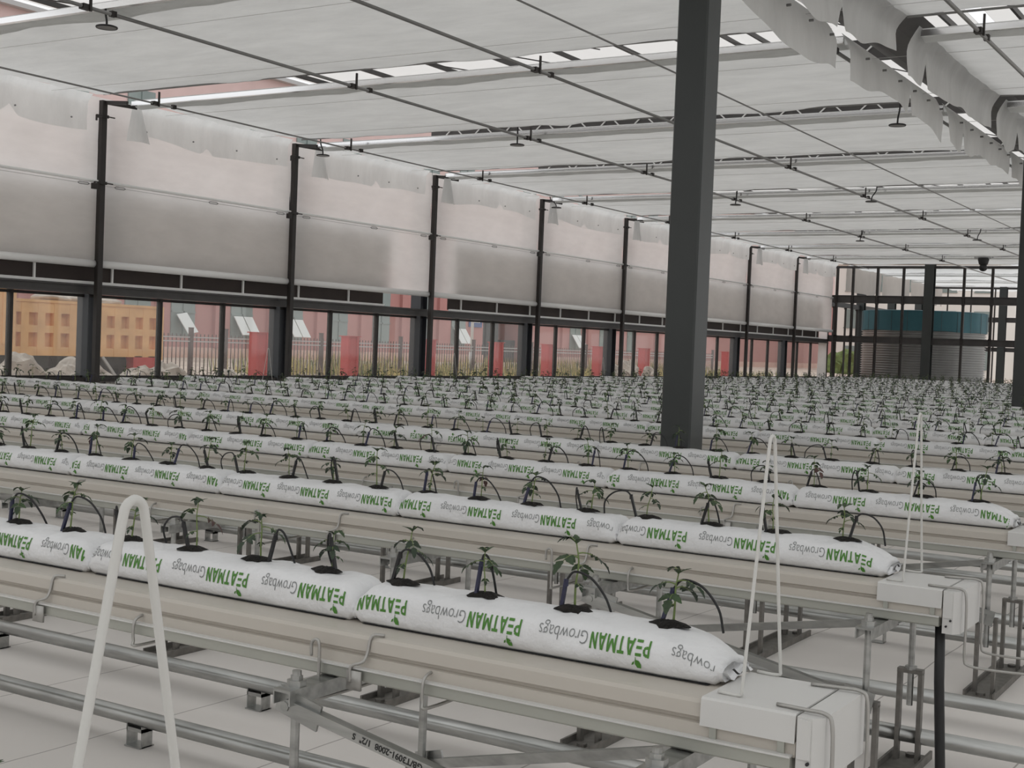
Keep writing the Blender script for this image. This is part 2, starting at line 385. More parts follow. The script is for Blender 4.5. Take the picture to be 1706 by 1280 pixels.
# ------------------------------------------------------------------ overhead screens
GAPS = [8.40, 12.40, 16.46, 20.30, 24.30, 28.35, 32.4, 36.4, 40.4]
def overhead(x0, x1, ya, yb, lab, seed, wall_flap, valley_flap, side):
    t = thing('shade_screen', lab, 'screen', (x0, ya, ZC), 'white shade cloth panels overhead')
    Lx, Ly = x1-x0, yb-ya
    def f(a, b):
        x, y = a*Lx, b*Ly
        z = -.03*math.sin(b*PI)+.03*nz(x*.7+seed, y*1.6, seed)+.02*nz(x*1.9, y*4+seed, 1)
        rg = 1-abs(nz(x*.45+seed, y*1.3, 9))*5
        if rg > 0: z -= .022*rg*rg
        if y < .3: z = z*y/.3+.01*(1-y/.3)
        if b > .9: z += -.02*math.sin(x*2+seed)*(b-.9)*10*.5
        return (x, y, z)
    u = MB()
    nv = 40
    vs = [f(i/90, (j/nv)**1.6) for i in range(91) for j in range(nv+1)]
    u.add(vs, [(i*(nv+1)+j, (i+1)*(nv+1)+j, (i+1)*(nv+1)+j+1, i*(nv+1)+j+1) for i in range(90) for j in range(nv)])
    u.build('cloth', MT['screen'], t, True)
    b = MB(); b.box((0, -.04, -.065), (Lx, .0, -.012)); b.box((0, -.05, -.074), (Lx, .004, -.065)); b.build('leading_bar', MT['brightbar'], t)
    def gf(a, b):
        x = a*Lx; w = .34+.13*nz(x*.8+seed, seed, 3)+.05*math.sin(x*3.1+seed)+.04*nz(x*3, seed, 1)
        return (x, .005+w*b, -.06-.045*math.sin(b*PI)-.012*math.sin(x*11)*b*(1-b)+.05*b*b*b)
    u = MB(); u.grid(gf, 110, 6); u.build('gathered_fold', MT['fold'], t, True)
    b = MB(); b.tube([(0, Ly-.01, .0), (Lx, Ly-.01, .0)], .012, 6); b.build('edge_tube', MT['rod'], t)
    if wall_flap:                                    # curls down over the wall
        def g(a, b):
            y = .20+a*(Ly-.30); drop = .46+.07*nz(y*.9+seed, seed, 0)+.03*math.sin(y*1.6+seed)
            k = b*1.25; tear = .12*max(0, 1-abs(y-(1.9+.3*math.sin(seed)))/.12)
            q = (drop-tear)*b
            curl = min(1, b*3)
            return (-.10-.10*curl+.015*nz(y*1.1, b*2, seed), y, -.005-q*(b*.5+.5) if b < .3 else -.005-q*min(1, .5+b*.5))
        u = MB(); u.grid(g, 48, 10); u.build('wall_flap', MT['screen'], t, True)
        u = MB(); u.grid(lambda a, b: (-.13+.09*math.sin(a*PI)+.015*math.sin(a*17)*b, .14+.40*(a-.30)*(.22+b*.9), .02-.56*b), 10, 8); u.build('corner_flap', MT['screen'], t, True)
        o = MB()
        for q in range(4):
            yy = .4+q*(Ly-.8)/3; o.tube([(-.17, yy, -.36), (-.155, yy, -.36)], .012, 8)
        o.build('eyelet', MT['rod'], t)
    if valley_flap:
        xe = Lx if side > 0 else 0
        def g(a, b):
            y = -.1+a*(Ly+.1); drop = .44+.16*nz(y*.8+seed, seed*2, 0)+.05*nz(y*2.2, seed, 2)
            tear = .25*max(0, 1-abs(y-(1.4+.9*math.sin(seed*1.7)))/.10)
            x = side*(.0+.10*math.sin(min(1, b*2)*PI/2)+.035*nz(y*1.3+seed, b*1.5, 4)*b)
            return (xe+x, y, .015-(drop-tear)*b)
        u = MB(); u.grid(g, 60, 8); u.build('valley_flap', MT['screen'], t, True)
        o = MB()
        for q in range(6):
            yy = .3+q*(Ly-.6)/5; o.tube([(xe+side*.13, yy, -.17), (xe+side*.17, yy, -.17)], .012, 8)
        o.build('eyelet', MT['rod'], t)
for i in range(-1, len(GAPS)):
    ya = (GAPS[i]+(.52 if i < 2 else .40 if i < 3 else .30)) if i >= 0 else 4.8
    yb = GAPS[i+1] if i+1 < len(GAPS) else 44.3
    overhead(-14.36, -4.28, ya, yb, 'white shade cloth panel over the left bay, %s from the front' % nth(i+2), 2.3+i*1.9, True, True, 1)
    if i < 6: overhead(-3.52, 2.6, ya, yb, 'white shade cloth panel over the right bay, %s from the front' % nth(i+2), 7.7+i*2.7, False, True, -1)
for i in range(4):
    overhead(-14.36, -3.0, 44.9+4*i, 48.7+4*i, 'white shade cloth panel beyond the end wall, %s behind it' % nth(i+1), 40+i*3.1, False, False, 1)

# the rest of the greenhouse, out of the picture: roof cloth, back and right walls
m = MB()
for (x0, x1, y0, y1) in ((-14.36, -4.28, -12, 4.3), (-3.52, 6.2, -12, 4.3), (2.75, 6.2, 4.8, 32.5), (-3.4, 6.2, 32.8, 44.3), (7.0, 17, -12, 44.3)):
    m.grid(lambda a, b: (x0+(x1-x0)*a, y0+(y1-y0)*b, ZC+.02*nz(a*9, b*9, x0)), 12, 12)
struct(m.build('ceiling', MT['screen'], smooth=True), 'white shade cloth over the rest of the greenhouse', 'ceiling')
m = MB(); m.grid(lambda a, b: (17, -12+57*a, 4.55*b), 20, 4)
struct(m.build('wall_right', MT['wallcloth']), 'white cloth wall on the far right side', 'wall')
m = MB(); m.grid(lambda a, b: (-15+32*a, -12, 4.55*b), 20, 4)
struct(m.build('wall_back', MT['wallcloth']), 'white cloth wall behind the aisle', 'wall')
m = MB(); m.grid(lambda a, b: (XW-.08, -12+20.6*a, 4.55*b), 20, 4)
struct(m.build('wall_left', MT['wallcloth']), 'white cloth on the near part of the left wall', 'wall')

# support tubes and wires under the screens
def rod_run(x, r, y0, y1, lab, clamps=True):
    t = thing('support_tube', lab, 'tube', (x, y0, ZC-.15), 'tubes below the shade screens')
    u = MB(); u.tube([(0, 0, 0), (0, (y1-y0)*.33, -.01), (0, (y1-y0)*.66, .0), (0, y1-y0, 0)], r, 8); u.build('tube', MT['rod'], t, True)
    if clamps:
        for g in GAPS:
            if y0 < g < y1:
                u = MB(); yy = g+.12-y0
                u.box((-.035, yy-.05, -.03), (.035, yy+.05, .02)); u.box((.03, yy+.015, -.045), (.048, yy+.04, .15)); u.build('clamp', MT['post'], t)
                u = MB(); u.box((-.024, yy+.3, -.024), (.024, yy+.36, .03)); u.build('collar', MT['post'], t)
rod_run(-13.50, .012, 5, 44.4, 'thin grey tube under the screens nearest the left wall')
rod_run(-10.16, .019, 5, 52, 'grey tube under the screens, second from the left wall')
rod_run(-7.60, .019, 5, 52, 'grey tube under the screens, third from the left wall')
rod_run(-6.24, .010, 5, 44.4, 'thin cable under the screens passing behind the large column', False)
rod_run(-4.34, .019, 5, 44.4, 'grey tube running just left of the torn valley cloth')
rod_run(-2.90, .019, 5, 30, 'grey tube running just right of the torn valley cloth')
k = 0
for i in range(18):
    y = 7.65+2.0*i; k += 1
    u = MB(); xr = 1.5 if y < 24 else -3.2
    u.tube([(-14.5, y, ZC-.075), (xr, y, ZC-.075)], .0026, 5)
    tag(u.build('wire', MT['thin']), 'thin wire strung across under the screens, %s from the front' % nth(k), 'wire', 'cross wires under the screens')

# valley gutter, roof members above the screens
m = MB()
m.extrude_x([(-.40, .10), (-.38, .10), (-.16, .015), (.16, .015), (.38, .10), (.40, .10), (.17, 0), (-.17, 0)], 0, 46)
o = m.build('valley_gutter', MT['beam'], loc=(-3.905, 2, 4.555)); o.rotation_euler = (0, 0, PI/2)
struct(o, 'dark steel valley gutter above the torn cloth', 'gutter')
m = MB()
for i in range(20):
    x = -14.4+i*.78; zz = 5.5+1.2*(1-abs((x+9.3)/5.2)) if x < -4 else 5.6
    m.box((x-.018, 3, zz), (x+.018, 46, zz+.07))
    for j in range(12): m.bar((x, 4+3.4*j, zz), (x+.78, 5.7+3.4*j, zz+.02), .016, .016)
struct(m.build('ceiling', MT['beam']), 'roof bars above the screens', 'roof')
for xa, xb in ((-14.8, -9.3), (-4.0, -9.3), (-3.8, 2.6)):
    u = MB(); za = 5.62; zb = 6.85 if xb == -9.3 else 6.6
    u.add([(xa, 3, za), (xb, 3, zb), (xb, 46, zb), (xa, 46, za), (xa, 3, za-.006), (xb, 3, zb-.006), (xb, 46, zb-.006), (xa, 46, za-.006)], [(0, 1, 2, 3), (7, 6, 5, 4), (0, 4, 5, 1), (1, 5, 6, 2), (2, 6, 7, 3), (3, 7, 4, 0)])
    struct(u.build('ceiling', MT['roofglass']), 'hazy roof glass above the shade screens', 'roof')
for i in range(9):
    y = 8.7+4*i; u = MB()
    u.box((-14.8, y-.05, 5.14), (2.5, y+.05, 5.40))
    for j in range(26):
        x = -14.6+j*.66; u.bar((x, y-.06, 5.12), (x+.33, y-.06, 5.42), .02, .02, (0, 1, 0), 1); u.bar((x+.33, y-.06, 5.42), (x+.66, y-.06, 5.12), .02, .02, (0, 1, 0), 1)
    struct(u.build('trim_%d' % (10+i), [MT['beam'], MT['whitebar']]), 'roof truss above the screens, %s from the front' % nth(i+1), 'truss')

# small discs hanging on hoses
def hanging_disc(x, y, ln, bend, lab):
    t = thing('hanging_disc', lab, 'disc', (x, y if y < 10 else min(GAPS, key=lambda g: abs(g-y))-.012, ZC-(.06 if y < 10 else .014)-ln), 'discs hanging below the screens')
    u = MB(); u.lathe([(.0, .012), (.085, .014), (.095, .008), (.10, 0), (.095, -.006), (.083, -.004), (.0, -.004)], 24); u.build('plate', MT['rod'], t, True)
    u = MB(); u.lathe([(.094, .012), (.104, .008), (.106, 0), (.102, -.008), (.092, -.006)], 24); u.build('rim', MT['black'], t, True)
    u = MB(); u.tube(smooth_path([(0, 0, .01), (bend*.2, 0, ln*.35), (bend, 0, ln*.7), (bend*1.2, 0, ln)], 5), .011, 6); u.build('hose', MT['black'], t, True)
for a in ((-10.30, 8.90, .19, -.02, 'round disc on a black hose at the top left corner'),
          (-13.9, 16.6, .26, -.05, 'small disc on a bent hose right of the second wall post'),
          (-10.25, 16.6, .26, 0, 'small disc on a straight hose in the middle of the third gap'),
          (-4.73, 16.6, .27, .02, 'small disc on a straight hose near the torn valley cloth'),
          (-14.1, 24.5, .24, -.14, 'small disc on a slanting hose right of the fourth wall post'),
          (-10.07, 24.4, .27, .02, 'small disc on a hose just right of the large column'),
          (-7.4, 24.4, .27, .08, 'small disc on a curved hose, third row of screens, right half'),
          (-10.1, 32.2, .27, .05, 'small disc on a curved hose far back above the end wall, left one'),
          (-7.3, 32.2, .27, .06, 'small disc on a curved hose far back above the end wall, right one')):
    hanging_disc(*a)

# ------------------------------------------------------------------ gutters
def gutter(i, y):
    xr = (XR0[i] if i < 3 else -1.08)
    lab = 'cream steel gutter carrying the %s row of grow bags from the front' % nth(i+1)
    t = thing('gutter', lab, 'gutter', (0, y+GO, ZB), 'gutters under the grow bags')
    x1 = xr+.208
    u = MB()
    half = [(-.100, -.001), (-.114, -.003), (-.121, -.010), (-.124, -.036), (-.113, -.039), (-.113, -.046), (-.125, -.049), (-.127, -.078)]
    u.extrude_x(half+[(-a_, b_) for a_, b_ in half[::-1]], XL, x1); u.build('trough', MT['gutter'], t)
    u = MB(); u.extrude_x([(-.125, -.0725), (-.146, -.0715), (-.146, -.0755), (.146, -.0755), (.146, -.0715), (.125, -.0725)], XL, x1-.004); u.build('flange', MT['cap'], t)
    u = MB(); u.extrude_x([(-.140, -.0765), (-.140, -.100), (-.136, -.104), (.136, -.104), (.140, -.100), (.140, -.0765)], XL, x1-.005); u.build('channel', MT['lip'], t)
    if i < 4:
        u = MB(); xa = xr+.015
        u.extrude_x([(-.134, -.050), (-.131, .002), (-.126, .006), (.126, .006), (.131, .002), (.134, -.050), (.130, -.050), (.126, .002), (-.126, .002), (-.130, -.050)], xa, x1)
        u.build('end_cover', MT['cap'], t)
        for sy in (-1, 1):
            for q in (.027, x1-xa-.027):
                u = MB(); u.box((xa+q-.007, sy*.128-.004, -.075), (xa+q+.007, sy*.128+.004, -.03)); u.build('spacer', MT['lip'], t)
        u = MB()
        v = [(x1+.004, -.134), (x1+.034, -.134), (x1+.052, -.112), (x1+.052, .134), (x1+.004, .134)]
        nn = len(v); u.add([(a_, b_, -.122) for a_, b_ in v]+[(a_, b_, .004) for a_, b_ in v], [tuple(range(nn-1, -1, -1)), tuple(range(nn, 2*nn))]+[(k, (k+1) % nn, (k+1) % nn+nn, k+nn) for k in range(nn)])
        u.box((x1+.006, -.138, -.075), (x1+.032, -.132, .0))
        cpo = u.build('end_cap', MT['cap'], t)
        for xx, zz in ((x1+.016, -.100), (x1+.028, -.082)):
            u = MB(); u.tube([(xx, -.134, zz), (xx, -.141, zz)], .0032, 8); u.build('screw', MT['black'], cpo)
        for sy in (-1, 1):                      # bent wires lying over the end, joined low in front
            u = MB()
            u.tube(smooth_path([(x1-.05, sy*.098, .010), (x1+.01, sy*.105, .011), (x1+.050, sy*.108, .010), (x1+.064, sy*.11, -.01), (x1+.067, sy*.11, -.10), (x1+.067, sy*.11, -.19), (x1+.082, sy*.11, -.212), (x1+.16, sy*.11, -.214), (x1+.25, sy*.11, -.21)], 4), .004, 6)
            u.build('end_wire', MT['wire'], t, True)
        u = MB(); u.tube([(x1+.25, -.11, -.21), (x1+.262, 0, -.20), (x1+.25, .11, -.21)], .004, 6); u.build('end_wire', MT['wire'], t, True)
        # hooks along the front
        for k in range(8):
            xx = xr-(.634, .81, .944, 1.545, 1.9, 2.3, 2.9, 3.4)[k]
            if i: xx -= .18*i
            u = MB(); yf = -.152
            if k in (2, 5):
                u.tube(smooth_path([(xx-.012, yf, -.062), (xx-.012, yf, -.032), (xx, yf, -.022), (xx+.010, yf, -.032), (xx+.012, yf, -.09), (xx+.012, yf, -.150), (xx+.02, yf+.02, -.157), (xx+.09, .09, -.13)], 4), .004, 6)
            elif k in (0, 3, 6):
                u.tube(smooth_path([(xx, -.118, -.052), (xx, yf, -.066), (xx, yf-.002, -.116), (xx+.01, yf+.01, -.128), (xx+.03, .07, -.118)], 4), .004, 6)
            else:
                u.tube(smooth_path([(xx+.03, -.105, .003), (xx+.004, -.120, .0), (xx, -.130, -.04), (xx-.005, -.14, -.058), (xx-.03, -.150, -.07), (xx-.03, -.152, -.105)], 4), .004, 6)
                u.box((xx-.04, -.153, -.122), (xx-.0, -.146, -.078))
            u.build('hook', MT['wire'], t, True)
    return t
for i, y in enumerate(ROWS): gutter(i, y)
gutter(30, .99)['label'] = 'cream steel gutter nearest the camera, under the large white wire hoop'

# stands under the first gutters
def stand(x, y, lab, top=.30):
    t = thing('gutter_stand', lab, 'stand', (x, y, FZ), 'adjustable stands under the gutters')
    u = MB(); z = ZB-.106-FZ
    u.box((-.025, -.30, z-.006), (.025, .30, z)); u.box((-.025, -.30, z-.034), (-.021, .30, z-.006)); u.box((.021, -.30, z-.034), (.025, .30, z-.006)); u.build('crossbar', MT['galv'], t)
    u = MB(); u.box((-.055, -.34, 0), (.055, .34, .008)); u.box((-.06, -.34, 0), (-.052, .34, .028)); u.box((.052, -.34, 0), (.06, .34, .028))
    for yy in (-.30, .30): u.tube([(0, yy, .008), (0, yy, .018)], .018, 8)
    u.build('base_channel', MT['darkgalv'], t)
    for sy in (-1, 1):
        yy = sy*.25; tp = top+.0*sy
        u = MB(); u.tube([(0, yy, tp-.11), (0, yy, z+.035)], .0105, 8); u.tube([(0, yy, z+.0), (0, yy, z+.014)], .022, 6); u.tube([(0, yy, z+.014), (0, yy, z+.024)], .014, 6)
        u.tube([(0, yy, tp+.008), (0, yy, tp+.02)], .02, 6); u.build('threaded_rod', MT['galv'], t)
        u = MB()
        for sx in (-1, 1): u.bar((sx*.034, yy, .008), (sx*.034, yy, tp), .014, .026, up=(0, 1, 0))
        u.bar((-.041, yy, tp+.004), (.041, yy, tp+.004), .03, .014); u.build('fork', MT['darkgalv'], t)
    return t
sx_rows = [(-1.055, -1.95), (-1.13, -2.045, -2.88, -4.0, -5.0), (-1.125, -2.1, -3.1, -4.1, -5.1, -6.1), (-1.2, -2.2, -3.2, -4.2, -5.2, -6.2)]
for i, xs in enumerate(sx_rows):
    for k, x in enumerate(xs):
        stand(x, ROWS[i]+GO, 'adjustable steel stand under the %s gutter from the front, %s from its right end' % (nth(i+1), nth(k+1)), .30 if i else .225)
    # crossed braces between the two end stands
    xa, xb = xs[1], xs[0]; z = ZB-.136; y = ROWS[i]+GO
    tp = .34 if i else .265; te = .355 if i else .38
    a = MB(); a.bar((xa, y-.275, z-.005), (xb, y-.275, te), .024, .024); a.bar((xa-.03, y-.275, z+.005), (xa+.09, y-.275, z-.025), .006, .06); a.bar((xb-.06, y-.275, te+.012), (xb+.03, y-.275, te-.006), .006, .06)
    a.tube([(xa, y-.26, z-.01), (xa, y-.29, z-.01)], .012, 8)
    o = tag(a.build('diagonal_brace', MT['galv']), 'galvanised bar sloping down to the right below the %s gutter' % nth(i+1), 'brace', 'crossed braces between the end stands')
    a = MB(); a.bar((xa, y+.275, tp), (xb, y-.0, z-.0), .024, .024); a.bar((xa-.03, y+.275, tp-.005), (xa+.06, y+.262, tp+.02), .006, .06); a.bar((xb-.07, y+.01, z-.02), (xb+.03, y, z), .05, .006)
    tag(a.build('diagonal_brace', MT['galv']), 'galvanised bar rising to the right below the %s gutter' % nth(i+1), 'brace', 'crossed braces between the end stands')
    if i == 0: brace_ends = (Vector((xa, y-.275, z-.005)), Vector((xb, y-.275, te)), o)

def text_mesh(body, size=1.0, offset=0.):
    c = bpy.data.curves.new('lettering', 'FONT'); c.body = body; c.size = size; c.offset = offset; c.resolution_u = 3
    o = bpy.data.objects.new('lettering', c); COL.objects.link(o)
    dg = bpy.context.evaluated_depsgraph_get(); dg.update(); me = o.evaluated_get(dg).to_mesh()
    vs = [tuple(v.co) for v in me.vertices]; fs = [tuple(p.vertices) for p in me.polygons]
    o.evaluated_get(dg).to_mesh_clear(); bpy.data.objects.remove(o); bpy.data.curves.remove(c)
    x0 = min(v[0] for v in vs); x1 = max(v[0] for v in vs)
    return [((v[0]-x0), v[1]) for v in vs], fs, x1-x0
# black stamp on the front brace, upside down along the bar
vs, fs, wd = text_mesh('GB/T3091-2008  1/2"  S', .0195, .0005)
A, B, bo = brace_ends; d = (B-A).normalized(); upv = Vector((0, -1, 0)).cross(d)*-1; upv = d.cross(Vector((0, 1, 0))).normalized()
if upv.z < 0: upv = -upv
u = MB(); c0 = A+d*.385
u.add([c0 - d*(x*1.0) - upv*(yv-.007) + Vector((0, -.0126, 0)) for x, yv in vs], fs); u.build('stamp', MT['ink'], bo)

# ------------------------------------------------------------------ pipe rails on the floor
def pipe(y, x0, lab, r=.026, z=.085):
    t = thing('floor_pipe', lab, 'pipe', (0, y, FZ), 'heating pipe rails between the rows')
    u = MB(); u.tube([(x0, 0, z), ((x0+1)/2, .0, z+.003), (.6, 0, z)], r, 14); u.build('pipe', MT['galv'], t, True)
    k = 0; x = -1.75
    while x > x0:
        u = MB()
        u.box((x-.035, -.022, .0), (x-.031, .022, z-r*.6)); u.box((x+.031, -.022, .0), (x+.035, .022, z-r*.6)); u.box((x-.035, -.03, 0), (x+.035, .03, .004)); u.box((x-.035, -.022, z-r-.01), (x+.035, .022, z-r+.002))
        u.build('pipe_foot', MT['galv'], t); x -= 1.42
kk = 0
for ym, x0 in ((3.23, -8), (4.68, -11), (6.43, -12.6), (8.2, -12.6)):
    for s_ in (-1, 1):
        kk += 1
        pipe(ym+s_*.275, x0, 'galvanised floor pipe %s, between the %s' % ('nearer of its pair' if s_ < 0 else 'farther of its pair', {3.23: 'first and second rows', 4.68: 'second and third rows', 6.43: 'third and fourth rows', 8.2: 'fourth and fifth rows'}[ym]))

# ------------------------------------------------------------------ grow bags
LB = .95
PROF = [(-.080, .000), (-.092, .006), (-.098, .018), (-.098, .034), (-.095, .052), (-.089, .068), (-.078, .081), (-.056, .090), (-.028, .093), (0, .094), (.028, .093), (.056, .090), (.078, .081), (.089, .068), (.095, .052), (.098, .034), (.098, .018), (.092, .006), (.080, .000)]
PROF = [(a*.86, b) for a, b in PROF]
ARC = [0]
for a, b in zip(PROF, PROF[1:]): ARC.append(ARC[-1]+math.dist(a, b))
def on_prof(s):
    s = max(0, min(ARC[-1], s))
    for k in range(len(ARC)-1):
        if s <= ARC[k+1]+1e-9:
            t = (s-ARC[k])/(ARC[k+1]-ARC[k]); a, b = PROF[k], PROF[k+1]
            return a[0]+(b[0]-a[0])*t, a[1]+(b[1]-a[1])*t
    return PROF[-1]
def bag_pt(u, s, sd, out=0., tip=.05):
    y, z = on_prof(s); d = LB/2-abs(u); k = 1.; tp = tip if u > 0 else .05
    if d < tp: q = 1-max(0, d)/tp; k = math.sqrt(max(.0, 1-q*q*.90))
    kz = k; ky = .80+.20*k
    w = .006*nz(u*9+sd, s*14, sd)*(1+2*(1-k)) + .004*nz(u*22, s*30+sd, sd)
    w *= min(1, s*30, (ARC[-1]-s)*30)
    nl = Vector((y, (z-.04)*1.0)); nl = nl/max(.001, nl.length)
    y2 = y*ky+nl.x*(w+out); z2 = z*kz+nl.y*(w+out)
    if d < .02: z2 += .008
    return (u, y2, max(.0, z2))
def stroke(pts, w):
    q = []; 
    for a, b in zip(pts, pts[1:]):
        ax, ay = a; bx, by = b; l = math.hypot(bx-ax, by-ay); dx, dy = (bx-ax)/l, (by-ay)/l
        e = w*.0; nx, ny = -dy*w/2, dx*w/2
        for k in range(5):
            t0, t1 = k/5, (k+1)/5; cx, cy, ex, ey = ax+(bx-ax)*t0, ay+(by-ay)*t0, ax+(bx-ax)*t1, ay+(by-ay)*t1
            q.append([(cx+nx, cy+ny), (cx-nx, cy-ny), (ex-nx, ey-ny), (ex+nx, ey+ny)])
    return q
LET = {'P': (.62, [[(.1, 0), (.1, 1)], [(.1, .9), (.38, .9), (.52, .80), (.52, .56), (.38, .46), (.1, .46)]]),
       'E': (.56, [[(0, .1), (.54, .1)], [(0, .5), (.5, .5)], [(0, .9), (.54, .9)]]),
       'A': (.74, [[(.08, 0), (.34, .98)], [(.40, .98), (.66, 0)], [(.2, .26), (.54, .26)]]),
       'T': (.62, [[(.31, 0), (.31, .9)], [(0, .9), (.62, .9)]]),
       'M': (.88, [[(.1, 0), (.1, 1)], [(.14, .95), (.44, .25)], [(.44, .25), (.74, .95)], [(.78, 0), (.78, 1)]]),
       'N': (.70, [[(.1, 0), (.1, 1)], [(.12, .95), (.58, .05)], [(.6, 0), (.6, 1)]])}
GV, GF, GW = text_mesh('Growbags', 1.0, -.012)
def lettering():                                   # upright words, x to the right from the P
    polys = []; x = 0
    for ch in 'PEATMAN':
        wd, st = LET[ch]
        for s_ in st:
            for q in stroke(s_, .175): polys.append(([(x+a, b) for a, b in q], 0))
        x += wd+.13
    sc = .147/x; polys = [([(a*sc, b*.036) for a, b in q], 0) for q, _ in polys]
    gs = .118/GW
    for f in GF: polys.append(([(.151+GV[i][0]*gs, GV[i][1]*.045) for i in f], 1))
    leaf = [(.033, .043), (.024, .045), (.019, .052), (.019, .061), (.028, .061), (.033, .053)]
    polys.append((leaf, 0)); polys.append(([(.031, .038), (.0325, .038), (.0325, .046), (.031, .046)], 0))
    polys.append(([(.034, .047), (.039, .050), (.041, .056), (.036, .054)], 0))
    return polys
POLY = lettering()
HOLES = [LB/2-.155-.235*k for k in range(4)]
def bag_mesh(sd, phase, upright=False, soil=False, printed=True, tip=.05):
    m = MB(); nu, ns = 46, 22
    us = [LB/2*math.sin((i/nu-.5)*PI)*.55+LB*(i/nu-.5)*.45 for i in range(nu+1)]
    vs = []
    for u in us:
        for j in range(ns+1): vs.append(bag_pt(u, ARC[-1]*j/ns, sd, 0, tip))
    def surf(u, s_, out):                           # a point on the mesh itself, lifted a little
        i = 0
        while i < nu-1 and us[i+1] < u: i += 1
        a = (u-us[i])/(us[i+1]-us[i]); f = s_/ARC[-1]*ns; j = min(ns-1, int(f)); b = f-j
        P00, P01, P10, P11 = (Vector(vs[i*(ns+1)+j]), Vector(vs[i*(ns+1)+j+1]), Vector(vs[(i+1)*(ns+1)+j]), Vector(vs[(i+1)*(ns+1)+j+1]))
        p = (P00*(1-b)+P01*b)*(1-a)+(P10*(1-b)+P11*b)*a
        n_ = (P10-P00).cross(P01-P00).normalized()
        return p+n_*out*(1 if n_.y < 0 else -1)
    fs = [(i*(ns+1)+j, (i+1)*(ns+1)+j, (i+1)*(ns+1)+j+1, i*(ns+1)+j+1) for i in range(nu) for j in range(ns)]
    fs += [(i*(ns+1), i*(ns+1)+ns, (i+1)*(ns+1)+ns, (i+1)*(ns+1)) for i in range(nu)]
    fs += [tuple(range(ns+1))[::-1], tuple(nu*(ns+1)+j for j in range(ns+1))]
    m.add(vs, fs, 0)
    for sg in (-1, 1):                              # crimped seam at each end
        xe = sg*(LB/2-.004)
        m.grid(lambda a, b: (xe+sg*(.012*b), -.075+.15*a, .022+.010*math.sin(a*9+sd)+(.012*nz(a*5, sd, b))), 10, 2, 0)
        m.grid(lambda a, b: (xe+sg*(.014+.004*b), -.05+.06*a, .026+.010*math.sin(a*9*.4+sd)+.003*b), 6, 1, 4)
    m.box((-LB/2+.03, -.0775, .0003), (LB/2-.03, -.065, .0012), 4)  # contact shadow under the bag's front edge, drawn in as a black strip
    if printed:
        s0 = .080
        for k in range(-1, 4):
            u0 = LB/2-phase-.315*k
            for q, mi in POLY:
                pts = []; ok = True
                for a, b in q:
                    if upright: u = u0-.27+a; s = .026+b
                    else: u = u0-a; s = s0-b
                    if abs(u) > LB/2-.014: ok = False
                    pts.append(surf(max(-LB/2+.01, min(LB/2-.01, u)), max(.002, s), .0014))
                if ok: m.add(pts, [tuple(range(len(pts)))], 1+mi)
    if soil:
        for h in HOLES: soil_patch(m, h, 0, sd+h*3, 3, .0)
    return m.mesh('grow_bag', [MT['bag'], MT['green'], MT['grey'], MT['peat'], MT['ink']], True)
def soil_patch(m, x, y, sd, mi, z0=0.):
    n_ = 18; r0 = [(.038+.016*nz(k*.9, sd, 1)+.012*abs(math.cos(2*PI*k/n_*2+sd))) for k in range(n_)]
    ring = []
    for fr, dz in ((1, .0012), (.75, .006), (.4, .010)):
        for k in range(n_):
            a = 2*PI*k/n_; xx = x+math.cos(a)*r0[k]*fr; yy = y+math.sin(a)*r0[k]*fr*.62
            zt = .094-.9*max(0, abs(yy)-.01)**1.6*1.6
            ring.append((xx, yy, z0+zt+dz+.004*nz(xx*60, yy*60, sd)*(fr < 1)))
    ring.append((x, y, z0+.094+.011))
    fs = [(i*n_+k, i*n_+(k+1) % n_, (i+1)*n_+(k+1) % n_, (i+1)*n_+k) for i in range(2) for k in range(n_)]
    fs += [(2*n_+k, 2*n_+(k+1) % n_, 3*n_) for k in range(n_)]
    m.add(ring, fs, mi)
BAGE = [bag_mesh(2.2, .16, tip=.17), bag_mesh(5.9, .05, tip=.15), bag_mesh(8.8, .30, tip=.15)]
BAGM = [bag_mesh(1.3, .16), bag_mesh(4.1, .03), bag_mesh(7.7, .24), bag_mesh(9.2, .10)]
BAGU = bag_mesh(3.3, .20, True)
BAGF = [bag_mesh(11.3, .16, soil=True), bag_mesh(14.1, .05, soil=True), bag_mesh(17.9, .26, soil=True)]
SOILM = []
for k in range(3):
    m = MB(); soil_patch(m, 0, 0, k*2.3, 0); SOILM.append(m.mesh('peat_hole', MT['peat'], True))
m = MB(); nu = 12
_b = MB(); _b.extrude_x(PROF[::2], -LB/2+.015, LB/2-.015)

